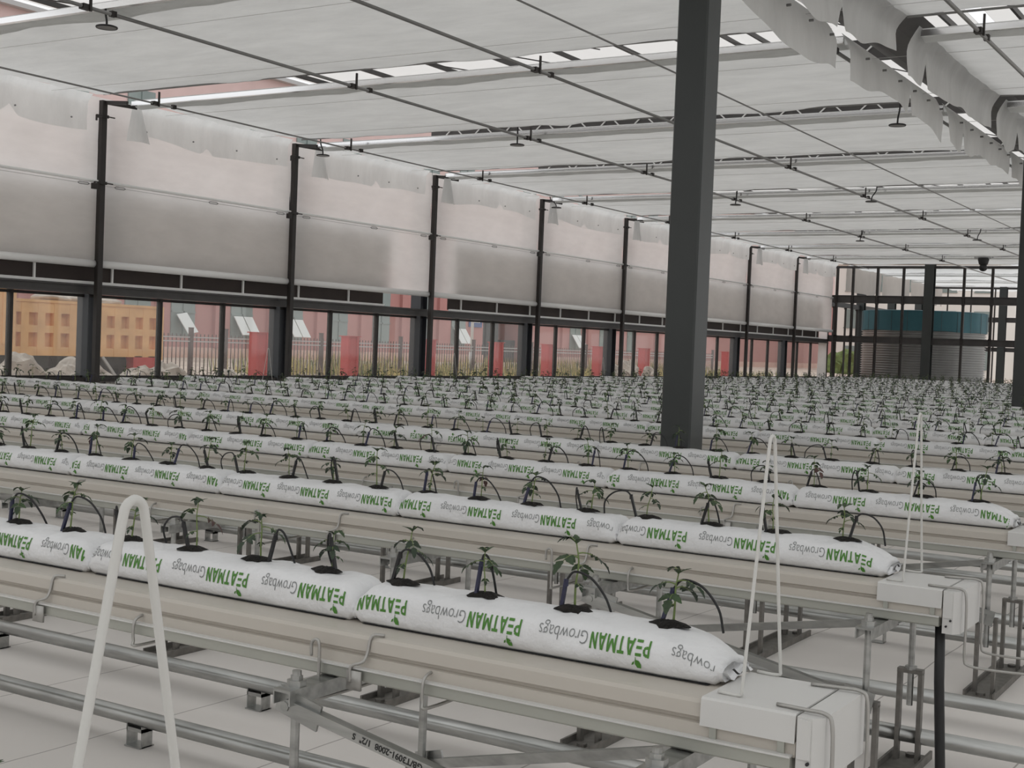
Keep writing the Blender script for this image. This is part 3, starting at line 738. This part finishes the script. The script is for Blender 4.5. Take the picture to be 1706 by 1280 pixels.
bags = []                     # (row, x centre, y, projected size)
for i, y in enumerate(ROWS):
    xr = XR0[i] if i < 3 else -1.08+PITCHX*random.random()*(i > 3)*.9
    lst = []; k = 0
    while True:
        xc = xr-PITCHX*(k+.5); k += 1
        if xc-PITCHX/2 < XL-.02: break
        pa, pb = proj((xc-.47, y, .72)), proj((xc+.47, y, .72))
        if pa is None or pb is None: continue
        if pa[0] > 1706 or pb[0] < -260 - (0 if i > 1 else 60): continue
        lst.append(xc)
    for j, xc in enumerate(lst): bags.append((i, j+1, xc, y))
near_bags, far_bags = bags[:300], bags[300:]
spots = []                    # plants: (row, order in the row from the right, x, y)
rowcount = {}
for n_, (i, j, xc, y) in enumerate(near_bags):
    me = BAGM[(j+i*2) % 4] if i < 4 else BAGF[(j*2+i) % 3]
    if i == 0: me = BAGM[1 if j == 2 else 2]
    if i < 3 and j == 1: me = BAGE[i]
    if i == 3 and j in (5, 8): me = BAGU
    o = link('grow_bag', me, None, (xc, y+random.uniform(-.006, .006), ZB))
    o.rotation_euler = (0, 0, random.uniform(-.008, .008))
    if i < 3 and j == 1: o.location.x += .006
    tag(o, 'white printed grow bag, %s row from the front, %s from the right edge' % (nth(i+1), nth(j)), 'grow bag', 'white grow bags on the gutters')
    if i < 4:
        for q, h in enumerate(HOLES): link('peat_hole', SOILM[q % 3], o, (h, 0, 0))
for (i, j, xc, y) in bags:
    for h in HOLES:
        rowcount[i] = rowcount.get(i, 0)+1
        spots.append((i, rowcount[i], xc+h+random.uniform(-.012, .012), y+random.uniform(-.012, .012)))
o = link('grow_bag', BAGM[2], None, (-1.08-PITCHX/2, .99, ZB)); tag(o, 'white printed grow bag nearest the camera, under the lowest plant tip', 'grow bag', 'white grow bags on the gutters')
m = MB()
fb = MB(); fb.extrude_x(PROF, -LB/2+.012, LB/2-.012)
for h in HOLES: soil_patch(fb, h, 0, h, 1)
for (i, j, xc, y) in far_bags: m.merge(fb, Matrix.Translation((xc, y, ZB)))
if far_bags: tag(m.build('grow_bags', [MT['bag'], MT['peat']]), 'white grow bags on the hindmost rows near the end wall', 'grow bags', None, 'stuff')

# ------------------------------------------------------------------ tomato seedlings
def leaflet(m, base, dirv, nrm, ln, wd, mi, lob=4):
    d = dirv.normalized(); s_ = d.cross(nrm).normalized(); n_ = s_.cross(d)
    prof = [0, .55, .95, .80, 1.0, .62, .5, .12] if lob >= 4 else [0, .8, 1, .6, 0]
    K = len(prof)-1; L, C, R = [], [], []
    for k, w in enumerate(prof):
        t = k/K; c = Vector(base)+d*ln*t-n_*ln*.28*t*t
        w2 = w*wd/2
        L.append(c+s_*w2-n_*w2*-.35); R.append(c-s_*w2-n_*w2*-.35); C.append(c)
    vs = L+C+R; K1 = K+1
    m.add(vs, [(k, k+1, K1+k+1, K1+k) for k in range(K)]+[(K1+k, K1+k+1, 2*K1+k+1, 2*K1+k) for k in range(K)], mi)
def compound_leaf(m, base, az, el, ln, rnd, mi_leaf, mi_stem, lob=4):
    d = Vector((math.cos(az)*math.cos(el), math.sin(az)*math.cos(el), math.sin(el)))
    pts = []; b = Vector(base)
    for k in range(6):
        t = k/5; pts.append(b+d*ln*t+Vector((0, 0, -ln*.55*t*t)))
    m.tube(pts, [.0016-.0008*k/5 for k in range(6)], 5, mi_stem, False)
    tan = (pts[-1]-pts[-2]).normalized(); nrm = Vector((0, 0, 1))
    sd = tan.cross(nrm).normalized(); nr = sd.cross(tan)
    leaflet(m, pts[-1], tan, nr, ln*.66, ln*.38, mi_leaf, lob)
    for t_, sc in ((3, .42), (4, .50)):
        for s_ in (-1, 1):
            leaflet(m, pts[t_], (tan*.5+sd*s_+Vector((0, 0, .1*rnd.random()))), nr, ln*sc, ln*sc*.62, mi_leaf, lob)
def plant_parts(seed, hi):
    rnd = random.Random(seed); hgt = rnd.uniform(.085, .125)
    st = MB(); lean = (rnd.uniform(-.02, .02), rnd.uniform(-.012, .012))
    P = smooth_path([(0, 0, -.004), (lean[0]*.2, lean[1]*.3, hgt*.35), (lean[0]*.5+rnd.uniform(-.006, .006), lean[1]*.6, hgt*.7), (lean[0], lean[1], hgt)], 4)
    st.tube(P, [.0025-.0012*k/(len(P)-1) for k in range(len(P))], 6 if hi else 4, 0)
    leaves = []; nl = rnd.randint(4, 6); az = rnd.uniform(0, 6.28)
    for k in range(nl):
        fr = .38+.62*(k/(nl-1))**.7; p = P[min(len(P)-1, int(fr*(len(P)-1)))]
        az += 2.4+rnd.uniform(-.3, .3); lm = MB()
        ln = (.024 if k == 0 else .046 if k < nl-1 else .038)*rnd.uniform(.75, 1.15)
        compound_leaf(lm, p, az, rnd.uniform(.15, .6) if k < nl-1 else 1.0, ln, rnd, 0, 1, 4 if hi else 3)
        leaves.append((lm, 0 if rnd.random() < .5 else 1 if rnd.random() < .85 else 2))
    for k in range(3):
        lm = MB(); a = rnd.uniform(0, 6.28); leaflet(lm, P[-1], Vector((math.cos(a), math.sin(a), .9)), Vector((0, 0, 1)), .03, .014, 0, 4 if hi else 3)
        leaves.append((lm, 0))
    return st, leaves
LM = [MT['leaf'], MT['leaf2'], MT['leaf3']]
HI, MID, FAR = [], [], []
for k in range(9):
    st, lv = plant_parts(100+k, True)
    HI.append((st.mesh('stem', MT['stem'], True), [l.mesh('leaf', [LM[c], MT['stem']], True) for l, c in lv]))
for k in range(9):
    st, lv = plant_parts(300+k, False); fm = MB()
    for l, c in lv: fm.merge(l, Matrix.Identity(4), 0); 
    MID.append((st.mesh('stem', MT['stem']), fm.mesh('foliage', [LM[k % 2], MT['stem']])))
    al = MB(); al.merge(st, Matrix.Identity(4), 1); al.merge(fm, Matrix.Identity(4)); FAR.append(al)
ZT = ZB+.100
near_pl = spots[:300]; far_pl = spots[300:]
GRP_P = 'tomato seedlings in the grow bags'
protos = {}
for n_, (i, q, x, y) in enumerate(near_pl):
    lab = 'young tomato plant, %s row from the front, %s from the right edge' % (nth(i+1), nth(q))
    hi = i < 3; key = (hi, (n_*5+i) % 9)
    rz = random.uniform(0, 6.28); sc = random.uniform(.85, 1.2)
    if key not in protos:
        t = thing('tomato_plant', lab, 'plant', (x, y, ZT), GRP_P); t.rotation_euler = (0, 0, rz); t.scale = (sc, sc, sc)
        if hi:
            link('stem', HI[key[1]][0], t)
            for lm in HI[key[1]][1]: link('leaf', lm, t)
        else:
            link('stem', MID[key[1]][0], t); link('foliage', MID[key[1]][1], t)
        protos[key] = t
    else:
        t = copy_thing(protos[key], (x, y, ZT), rz, sc); t['label'] = lab
m = MB()
for n_, (i, q, x, y) in enumerate(far_pl):
    m.merge(FAR[n_ % 9], Matrix.Translation((x, y, ZT)) @ Matrix.Rotation(random.uniform(0, 6.28), 4, 'Z') @ Matrix.Scale(random.uniform(1.0, 1.5), 4))
tag(m.build('tomato_plants', [MT['leaf2'], MT['stem']]), 'young tomato plants crowding the rows toward the end wall', 'plants', None, 'stuff')
# one more seedling of the row nearest the camera, only its tips in view
t = copy_thing(protos[[k for k in protos if k[0]][0]], (-1.335, 1.0, ZT-.035), .6, .9); t['label'] = 'tomato plant tip poking up at the bottom left corner'

# ------------------------------------------------------------------ drip stakes with black hose
def drip_parts(seed):
    r = random.Random(seed); st = MB(); hs = MB(); dx = r.choice((-1, 1)); h = r.uniform(.06, .085)
    top = Vector((dx*r.uniform(.01, .03), r.uniform(-.01, .01), h))
    st.bar((0, 0, -.01), top, .007, .009, (0, 1, 0)); st.tube([top-Vector((0, 0, .012)), top+Vector((0, 0, .004))], .0055, 6)
    rch = r.uniform(.07, .12) if seed % 8 < 4 else r.uniform(.015, .03); up = r.uniform(.0, .02) if seed % 8 < 4 else r.uniform(-.005, .008)
    hs.tube(smooth_path([top, top+Vector((dx*rch*.2, .004, up+.008)), top+Vector((dx*rch*.6, .012, up*.8)), top+Vector((dx*rch*.92, .025, -h*.45)), (top.x+dx*rch, .045, -.012)], 5), .0029, 6)
    return st, hs
DRM = []; DRF = []
for k in range(8):
    a, b = drip_parts(904+k); DRM.append((a.mesh('stake', MT['bluestake'] if k % 3 == 0 else MT['black']), b.mesh('hose', MT['black'], True)))
    c = MB(); c.merge(a, Matrix.Identity(4)); c.merge(b, Matrix.Identity(4)); DRF.append(c)
GRP_D = 'drip stakes beside the seedlings'; dp = {}
for n_, (i, q, x, y) in enumerate(near_pl):
    lab = 'drip stake with black hose, %s row from the front, %s from the right edge' % (nth(i+1), nth(q))
    k = (n_*3+i) % 8; off = random.choice((-1, 1))*random.uniform(.018, .035); loc = (x+off, y-.008, ZT-.004)
    if k not in dp:
        t = thing('drip_stake', lab, 'drip stake', loc, GRP_D); link('stake', DRM[k][0], t); link('hose', DRM[k][1], t); dp[k] = t
    else:
        t = copy_thing(dp[k], loc, random.uniform(-.25, .25), random.uniform(.9, 1.1)); t['label'] = lab
m = MB()
for n_, (i, q, x, y) in enumerate(far_pl):
    if (n_*7) % 10 < 4: continue
    m.merge(DRF[n_ % 8], Matrix.Translation((x+.02, y, ZT-.004)))
tag(m.build('drip_stakes', MT['black']), 'black drip stakes and hoses on the far rows', 'drip stakes', None, 'stuff')

# ------------------------------------------------------------------ white wire hoops over the gutters
def hoop(x, y, ztop, r, lab, half=.105):
    z0 = ZB+.010; u = MB(); a = half
    leg = lambda sg, n_=7: [(x, y+sg*(a+(.016-a)*k/n_), z0+.015+(ztop-.022-z0-.015)*k/n_) for k in range(n_+1)]
    pts = [(x-.05, y-a, z0), (x-.004, y-a, z0)]+leg(-1)+[(x, y-.011, ztop-.006), (x, y, ztop), (x, y+.011, ztop-.006)]+leg(1)[::-1]+[(x-.004, y+a, z0), (x-.05, y+a, z0)]
    u.tube(smooth_path(pts, 4), r, 10)
    tag(u.build('wire_hoop', MT['whitewire'], smooth=True), lab, 'hoop', 'white wire hoops on the gutters')
hoop(-1.075, .985, 1.18, .0054, 'large white wire hoop in the left foreground', .105)
hoop(-.955, 2.55, 1.197, .0036, 'thin white wire hoop at the right end of the first gutter')
hoop(-1.08, 4.15, 1.197, .0036, 'thin white wire hoop at the right end of the second gutter')
for i in (7, 10, 13): hoop(XL+.12, ROWS[i]+GO, 1.17, .0035, 'thin white wire hoop at the left end of the %s gutter' % nth(i+1))
# black drain hose
u = MB(); u.tube([(-.965, 4.05, ZB-.10), (-.96, 4.05, .4), (-.945, 4.05, .14), (-.94, 4.04, FZ)], .015, 10)
tag(u.build('drain_hose', MT['black'], smooth=True), 'black drain hose hanging from the end of the second gutter', 'hose')

# ------------------------------------------------------------------ end wall, corridor and tank
def beam_x(name, x0, x1, y, z0, z1, d, lab):
    u = MB(); u.box((x0, y-d/2, z0), (x1, y+d/2, z0+.02)); u.box((x0, y-d/2, z1-.02), (x1, y+d/2, z1)); u.box((x0, y-.02, z0+.02), (x1, y+.02, z1-.02)); u.box((x0, y-d/2, z0), (x0+.02, y+d/2, z1))
    struct(u.build(name, MT['beam']), lab, 'beam')
beam_x('trim_3', -14.9, -3.0, YEND, 3.24, 3.50, .16, 'upper dark beam of the far end wall')
beam_x('trim_4', -14.9, -3.0, YEND, 1.90, 2.12, .16, 'lower dark beam of the far end wall')
beam_x('trim_5', -14.9, -3.0, YEND, 4.42, 4.50, .08, 'thin top rail of the far end wall')
for k, x in enumerate((-14.90, -14.62, -14.07, -13.23, -12.36, -10.39, -9.5, -8.6, -7.7, -6.8)):
    t = thing('end_wall_post', 'thin dark post of the far end wall, %s from the left' % nth(k+1), 'post', (x, YEND-.02, 0), 'thin posts of the far end wall')
    u = MB(); u.box((-.04, -.05, 0), (.04, .05, 4.45), bev=.008); u.build('shaft', MT['post'], t)
    u = MB(); u.box((-.07, -.08, 0), (.07, .08, .015)); u.box((-.05, -.06, 2.10), (.05, .06, 2.14)); u.box((-.05, -.06, 3.21), (.05, .06, 3.25)); u.build('fixing_plate', MT['post'], t)
h_column('end_wall_column', -11.5, YEND, 0, 4.6, .30, MT['column'], 'thick grey column in the middle of the far end wall', None)
for (x, y) in ((-15.0, 48.6), (-15.0, 52.6), (-11.6, 56.6), (-15.0, 56.6)):
    h_column('rear_column', x, y, 0, 4.5, .28, MT['column'], {(-15.0, 48.6): 'grey column beyond the end wall left of the tank', (-15.0, 52.6): 'grey column behind the left side of the tank', (-11.6, 56.6): 'grey column beyond the end wall right of the tank', (-15.0, 56.6): 'grey rear column hidden behind the tank'}[(x, y)], 'columns beyond the end wall')
beam_x('trim_6', -15, -6, 56.6, 4.40, 4.48, .08, 'top rail of the rear frame behind the tank')
beam_x('trim_7', -15, -6, 56.6, 3.05, 3.25, .12, 'upper beam of the rear frame behind the tank')
beam_x('trim_8', -15, -6, 56.6, 1.85, 2.02, .12, 'lower beam of the rear frame behind the tank')
m = MB(); m.box((-15.1, 44.7, 3.15), (-14.98, 60, 3.32)); m.box((-15.1, 44.7, .6), (-14.98, 60, .68))
struct(m.build('trim_9', MT['beam']), 'side beam of the corridor beyond the end wall', 'beam')
for k in range(9):
    u = MB(); u.box((-14.8+k*.95, 56.57, 0), (-14.75+k*.95, 56.63, 4.4)); u.box((-14.82+k*.95, 56.55, 3.03), (-14.73+k*.95, 56.65, 3.07))
    tag(u.build('rear_post', MT['post']), 'slim post of the rear frame behind the tank, %s from the left' % nth(k+1), 'post', 'slim posts of the rear frame')
for k in range(10):
    u = MB(); y = 45.6+k*1.33; u.box((-15.07, y-.025, .68), (-15.01, y+.025, 3.15)); u.box((-15.09, y-.04, 3.1), (-15.0, y+.04, 3.15))
    tag(u.build('side_mullion', MT['post']), 'slim mullion of the corridor side wall, %s behind the end wall' % nth(k+1), 'mullion', 'mullions of the corridor side wall')
for k, (y0, y1, dz, mtl) in enumerate(((44.9, 49.0, .9, 0), (49.2, 52.9, .95, 0), (53.1, 58.0, .85, 0))):
    u = MB(); u.grid(lambda a, b: (-14.42+.03*nz(a*6, b*2, k), y0+(y1-y0)*a, 4.55-(dz+.06*nz(a*3, k, 2)-.25*max(0, 1-abs(a-.9)/.08))*b), 40, 8)
    tag(u.build('hanging_curtain', MT['wallgrey'], smooth=True), 'grey curtain hanging high beyond the end wall, %s from the left' % nth(k+1), 'curtain', 'curtains in the corridor')
t = thing('water_tank', 'round corrugated water tank with teal liner top behind the end wall', 'tank', (-12.43, 47.65, 0))
u = MB(); pr = []
for k in range(29*4+1):
    pr.append((2.09+.040*math.sin(k/4*2*PI), 2.42*k/(29*4)))
u.lathe(pr, 72); u.build('corrugated_wall', MT['tin'], t, True)
u = MB(); nn = 96; pr = []
def lin(a, b):
    th = a*2*PI; r = 2.135+.012*math.sin(th*14)+.010*nz(math.cos(th)*4, math.sin(th)*4, b); z = 2.37+.05*nz(math.cos(th)*2, math.sin(th)*2, 3)
    return (r*math.cos(th), r*math.sin(th), z+(3.06-z)*b)
u.grid(lin, nn, 6); u.lathe([(2.14, 3.06), (2.05, 3.08), (2.0, 3.02), (2.0, 2.5)], 72); u.build('liner', MT['teal'], t, True)
u = MB()
for k in range(24):
    th = k/24*2*PI; u.tube([(2.155*math.cos(th), 2.155*math.sin(th), 2.35), (2.155*math.cos(th), 2.155*math.sin(th), 3.05)], .006, 5)
u.build('tie_cord', MT['beam'], t)
# motor hanging below the screens near the end wall
t = thing('hanging_camera', 'dark camera on a pale bracket under the screens near the end wall', 'camera', (-8.92, 40.5, ZC-.06))
u = MB(); u.box((-.26, -.04, -.05), (.22, .04, .02)); u.build('bracket', MT['shed'], t)
u = MB(); u.lathe([(.0, -.02), (.15, -.02), (.16, -.08), (.13, -.20), (.07, -.26), (0, -.26)], 20); u.build('body', MT['black'], t, True)
u = MB(); u.blob((0, 0, -.31), (.12, .12, .11), 0, 1, .0, 10); u.build('dome', MT['black'], t, True)

# ------------------------------------------------------------------ outside: truck, fence, pillars, building
t = thing('dump_truck', 'orange dump truck body parked outside the left windows', 'truck', (-21, 15.2, 0))
u = MB(); L = 4.65; z0, z1 = .80, 1.84
u.box((-2.2, 0, z0), (-.10, L, z1-.02)); u.box((-.12, 0, z0), (0, L, z0+.17)); u.box((-.12, 0, z1-.22), (0, L, z1)); u.box((-.12, 0, z0+.44), (.002, L, z0+.58))
for k in range(13): u.box((-.12, k*.375+.0, z0+.001), (.006, k*.375+.17, z1-.001))
u.box((-.10, L-.06, z0-.05), (.05, L, z1+.02)); u.box((-2.2, 0, z1-.02), (.02, L, z1+.03))
u.box((-2.2, -.1, z0), (.04, .98, 2.28))
for k in range(3): u.box((.04, .12+.28*k, 1.0), (.06, .2+.28*k, 2.2))
u.build('tipper_body', MT['truck'], t)
u = MB(); u.box((-1.9, -.2, .55), (-.3, L-.3, .78)); u.build('chassis', MT['post'], t)
for yy in (.5, 1.7, 3.6):
    u = MB(); u.lathe([(.10, -.14), (.36, -.14), (.42, -.10), (.43, 0), (.42, .10), (.36, .14), (.10, .14)], 24)
    w = u.build('wheel', MT['black'], t, True, (-.35, yy, .52)); w.rotation_euler = (0, PI/2, 0)
u = MB(); u.box((-.3, L-.75, .45), (.0, L-.15, .82)); u.build('tail_guard', MT['red'], t)
u = MB(); u.bar((-.02, 3.1, .80), (.05, 3.4, .40), .05, .05); u.build('strut', MT['shed'], t)
for k in range(3):
    u = MB(); u.blob((-21.9-.3*k, 17.7+.95*k, 1.93), (.34, .40, .09), 0, k+3, .25)
    tag(u.build('rubble_mound', MT['rock'], smooth=True), 'mound of load showing above the truck bed, %s from the left' % nth(k+1), 'rubble', 'load in the truck')
rk = [(-18.6, 13.6, .28, .40), (-18.8, 14.55, .32, .46), (-18.5, 15.4, .28, .36), (-18.9, 16.2, .24, .36), (-18.6, 17.1, .24, .36), (-18.9, 18.0, .26, .40), (-17.7, 12.9, .2, .3), (-18.2, 18.9, .2, .3), (-19.0, 36.8, .36, .40), (-19.2, 38.1, .42, .42), (-19.0, 39.2, .28, .32)]
for k, (x, y, z, r) in enumerate(rk):
    u = MB(); u.blob((0, 0, 0), (r*.8, r, z*1.05), 0, k*1.7, .5, 12)
    tag(u.build('boulder', MT['rock'], loc=(x, y, .34+z*.45)), 'pale lump of rubble outside the windows, %s from the left' % nth(k+1), 'rubble', 'rubble outside the windows')
for k, y in enumerate((21.75, 24.9, 28.1, 31.4, 34.3, 37.5, 40.8, 44.2, 48.0)):
    t = thing('red_post', 'red square post outside the left windows, %s from the left' % nth(k+1), 'post', (-20, y, .1), 'red posts outside the windows')
    hh = 1.30
    u = MB(); u.box((-.14, -.20, 0), (.14, .20, hh), bev=.03); u.build('shaft', MT['red'], t)
    u = MB(); u.box((-.16, -.22, hh), (.16, .22, hh+.02)); u.box((.14, .06, 0), (.17, .10, hh)); u.build('flange', MT['red'], t)
fy = [20.6, 23.65, 24.85, 28.6, 32.3, 36.3, 40.0, 44.0, 48.0, 52.0, 56.0]
t = thing('bar_fence', 'brown bar fence outside between the windows and the building', 'fence', (-24, 0, .1))
for z in (1.02, 1.12, .18):
    u = MB(); u.box((-.02, fy[0], z), (.02, fy[-1], z+.03)); u.build('rail', MT['shed'] if z > .5 else MT['fence'], t)
for y in fy:
    u = MB(); u.box((-.045, y-.045, 0), (.045, y+.045, 1.36)); u.box((-.05, y-.05, 1.36), (.05, y+.05, 1.38)); u.build('post', MT['fence'], t)
u = MB(); y = fy[0]
while y < fy[-1]: u.box((-.009, y-.009, .05), (.009, y+.009, 1.22)); y += .135
u.build('bars', MT['fence'], t)
# weeds
u = MB(); rr = random.Random(5)
for k in range(5200):
    y = rr.uniform(27, 60) if k % 5 else rr.uniform(24, 34); x = rr.uniform(-27.5, -24.3) if k % 3 else rr.uniform(-23.8, -20.8)
    if y < 27.5 or (y < 30 and rr.random() < .5): continue
    h = rr.uniform(.35, .85)*(1 if x < -23.9 else .7); a = rr.uniform(0, 6.28); w = .018
    dx, dy = math.cos(a)*w, math.sin(a)*w; lx, ly = rr.uniform(-.12, .12), rr.uniform(-.12, .12)
    u.add([(x-dx, y-dy, .15), (x+dx, y+dy, .15), (x+dx*.7+lx*.5, y+dy*.7+ly*.5, .15+h*.6), (x-dx*.7+lx*.5, y-dy*.7+ly*.5, .15+h*.6), (x+lx, y+ly, .15+h)], [(0, 1, 2, 3), (3, 2, 4)], 0 if rr.random() < .72 else 1)
tag(u.build('weeds', [MT['weed'], MT['weed2']]), 'dry yellow grass along the fence outside', 'grass', None, 'stuff')
# rose building
XB = -38
t = thing('rose_building', 'long rose-red building outside the left windows', 'building', (XB, 24, .35))
u = MB(); u.box((-8, -2, 0), (0, 34.3, 6.2)); u.box((-8, 38.5, 0), (0, 105, 6.2)); u.box((-8, 34.3, 3.2), (-.3, 38.5, 6.2)); u.build('wall', MT['pink'], t)
u = MB(); u.box((-8, -2, 6.2), (0, 105, 11.6)); u.box((0, -2, 6.2), (.18, 105, 6.45)); u.build('upper_wall', MT['palepink'], t)
u = MB(); u.box((0, -2, 0), (.08, 34.3, .42)); u.box((0, 38.5, 0), (.08, 105, .42)); u.build('plinth', MT['plinth'], t)
u = MB(); u.extrude_x([(-2.4, 0), (105.4, 0), (105.4, .12), (105.2, .16), (-2.2, .16), (-2.4, .12)], -8.3, .3); u.build('roof', MT['shed'], t).location = (0, 0, 11.6)
for k in range(18):
    y = 1.2+k*3.1+1.0
    if 33 < y < 39.5: continue
    u = MB(); u.box((0, y, .42), (.14, y+.35, 6.2)); u.build('pilaster', MT['pink'], t)
wy = [33.05, 35.95, 38.75, 41.5, 44.3, 47.2, 50.05, 61.0, 64.3, 67.6, 31.0, 28.4]
for k, y in enumerate(wy):
    yy = y*1.118-24
    if yy+.6 > 34.3 and yy < 39: continue
    f = MB(); f.box((.0, yy-.62, .85), (.05, yy+.62, 3.2)); f.box((.05, yy-.62, 1.75), (.09, yy+.62, 1.82)); f.box((.05, yy-.03, .85), (.09, yy+.03, 3.2))
    w = f.build('window', MT['winglass'], t)
    if k in (0, 1, 2, 6, 7):
        s = MB(); s.bar((.12, yy-.15 if k == 0 else yy-.28, 1.72), (.62, yy+.0 if k == 0 else yy-.28, .98), .58 if k == 0 else .5, .03, (1, 0, .6)); 
        if k: s.bar((.12, yy+.28, 1.72), (.62, yy+.28, .98), .5, .03, (1, 0, .6))
        s.build('open_sash', MT['sash'], w)
for f_ in (1, 2):
    for k in range(20):
        yy = .6+k*3.1
        f = MB(); f.box((.0, yy, .9+f_*3.6), (.05, yy+1.3, 2.7+f_*3.6)); f.box((.05, yy+.62, .9+f_*3.6), (.09, yy+.68, 2.7+f_*3.6)); f.build('window', MT['winglass'], t)
u = MB(); u.box((-1.0, 34.3, 0), (-.8, 37.0, 3.2)); u.box((-.8, 34.5, .1), (-.7, 35.5, 2.9)); u.box((-.8, 35.7, .1), (-.7, 36.9, 2.9)); u.box((-.8, 37.0, 0), (-.6, 38.5, 1.25)); u.build('gate', MT['dark'], t)
u = MB(); u.box((.02, 32.9, 1.85), (.06, 34.1, 2.45)); 
for k in range(4): u.box((.06, 33.15+k*.2, 2.08), (.07, 33.29+k*.2, 2.26), 1)
u.build('sign', [MT['sign'], MT['white']], t)
t = thing('lamp_post', 'white lamp post in the yard in front of the rose building', 'lamp', (-26, 39.2, .15))
u = MB(); u.tube([(0, 0, 0), (0, 0, .9)], .085, 10); u.build('base', MT['white'], t, True)
u = MB(); u.tube([(0, 0, .9), (0, 0, 4.6)], .055, 10); u.build('pole', MT['white'], t, True)
u = MB(); u.bar((0, 0, 4.6), (.7, 0, 4.75), .12, .06); u.build('lamp_head', MT['white'], t)
# pale buildings beyond the end wall
for nm, (x, y, w, d, h, lab) in (('pale_building', (-27, 100, 12, 8, 8.5, 'pale apartment block seen beyond the end wall, left of the tank')), ('pale_building', (-12, 112, 14, 8, 5.0, 'pale low block seen beyond the end wall, right of the tank'))):
    t = thing(nm, lab, 'building', (x, y, 0), 'pale buildings far behind')
    u = MB(); u.box((-w/2, 0, 0), (w/2, d, h)); u.box((-w/2-.2, -.2, h), (w/2+.2, d+.2, h+.25)); u.build('wall', MT['paleb'], t)
    for a in range(int(w/2.4)):
        for b in range(int(h/2.8)):
            f = MB(); xx = -w/2+.9+a*2.4; zz = .9+b*2.8; f.box((xx, -.05, zz), (xx+1.1, .02, zz+1.4)); f.box((xx-.06, -.08, zz-.06), (xx+1.16, -.04, zz)); f.build('window', MT['winglass'], t)
u = MB(); rr = random.Random(9)
for k in range(4): u.blob((-29.3+k*1.0, 90+rr.uniform(-1, 1), .6), (1.0, .9, 1.1), 0, k, .6, 9)
tag(u.build('hedge', MT['weed2']), 'green hedge low beyond the end wall', 'hedge')
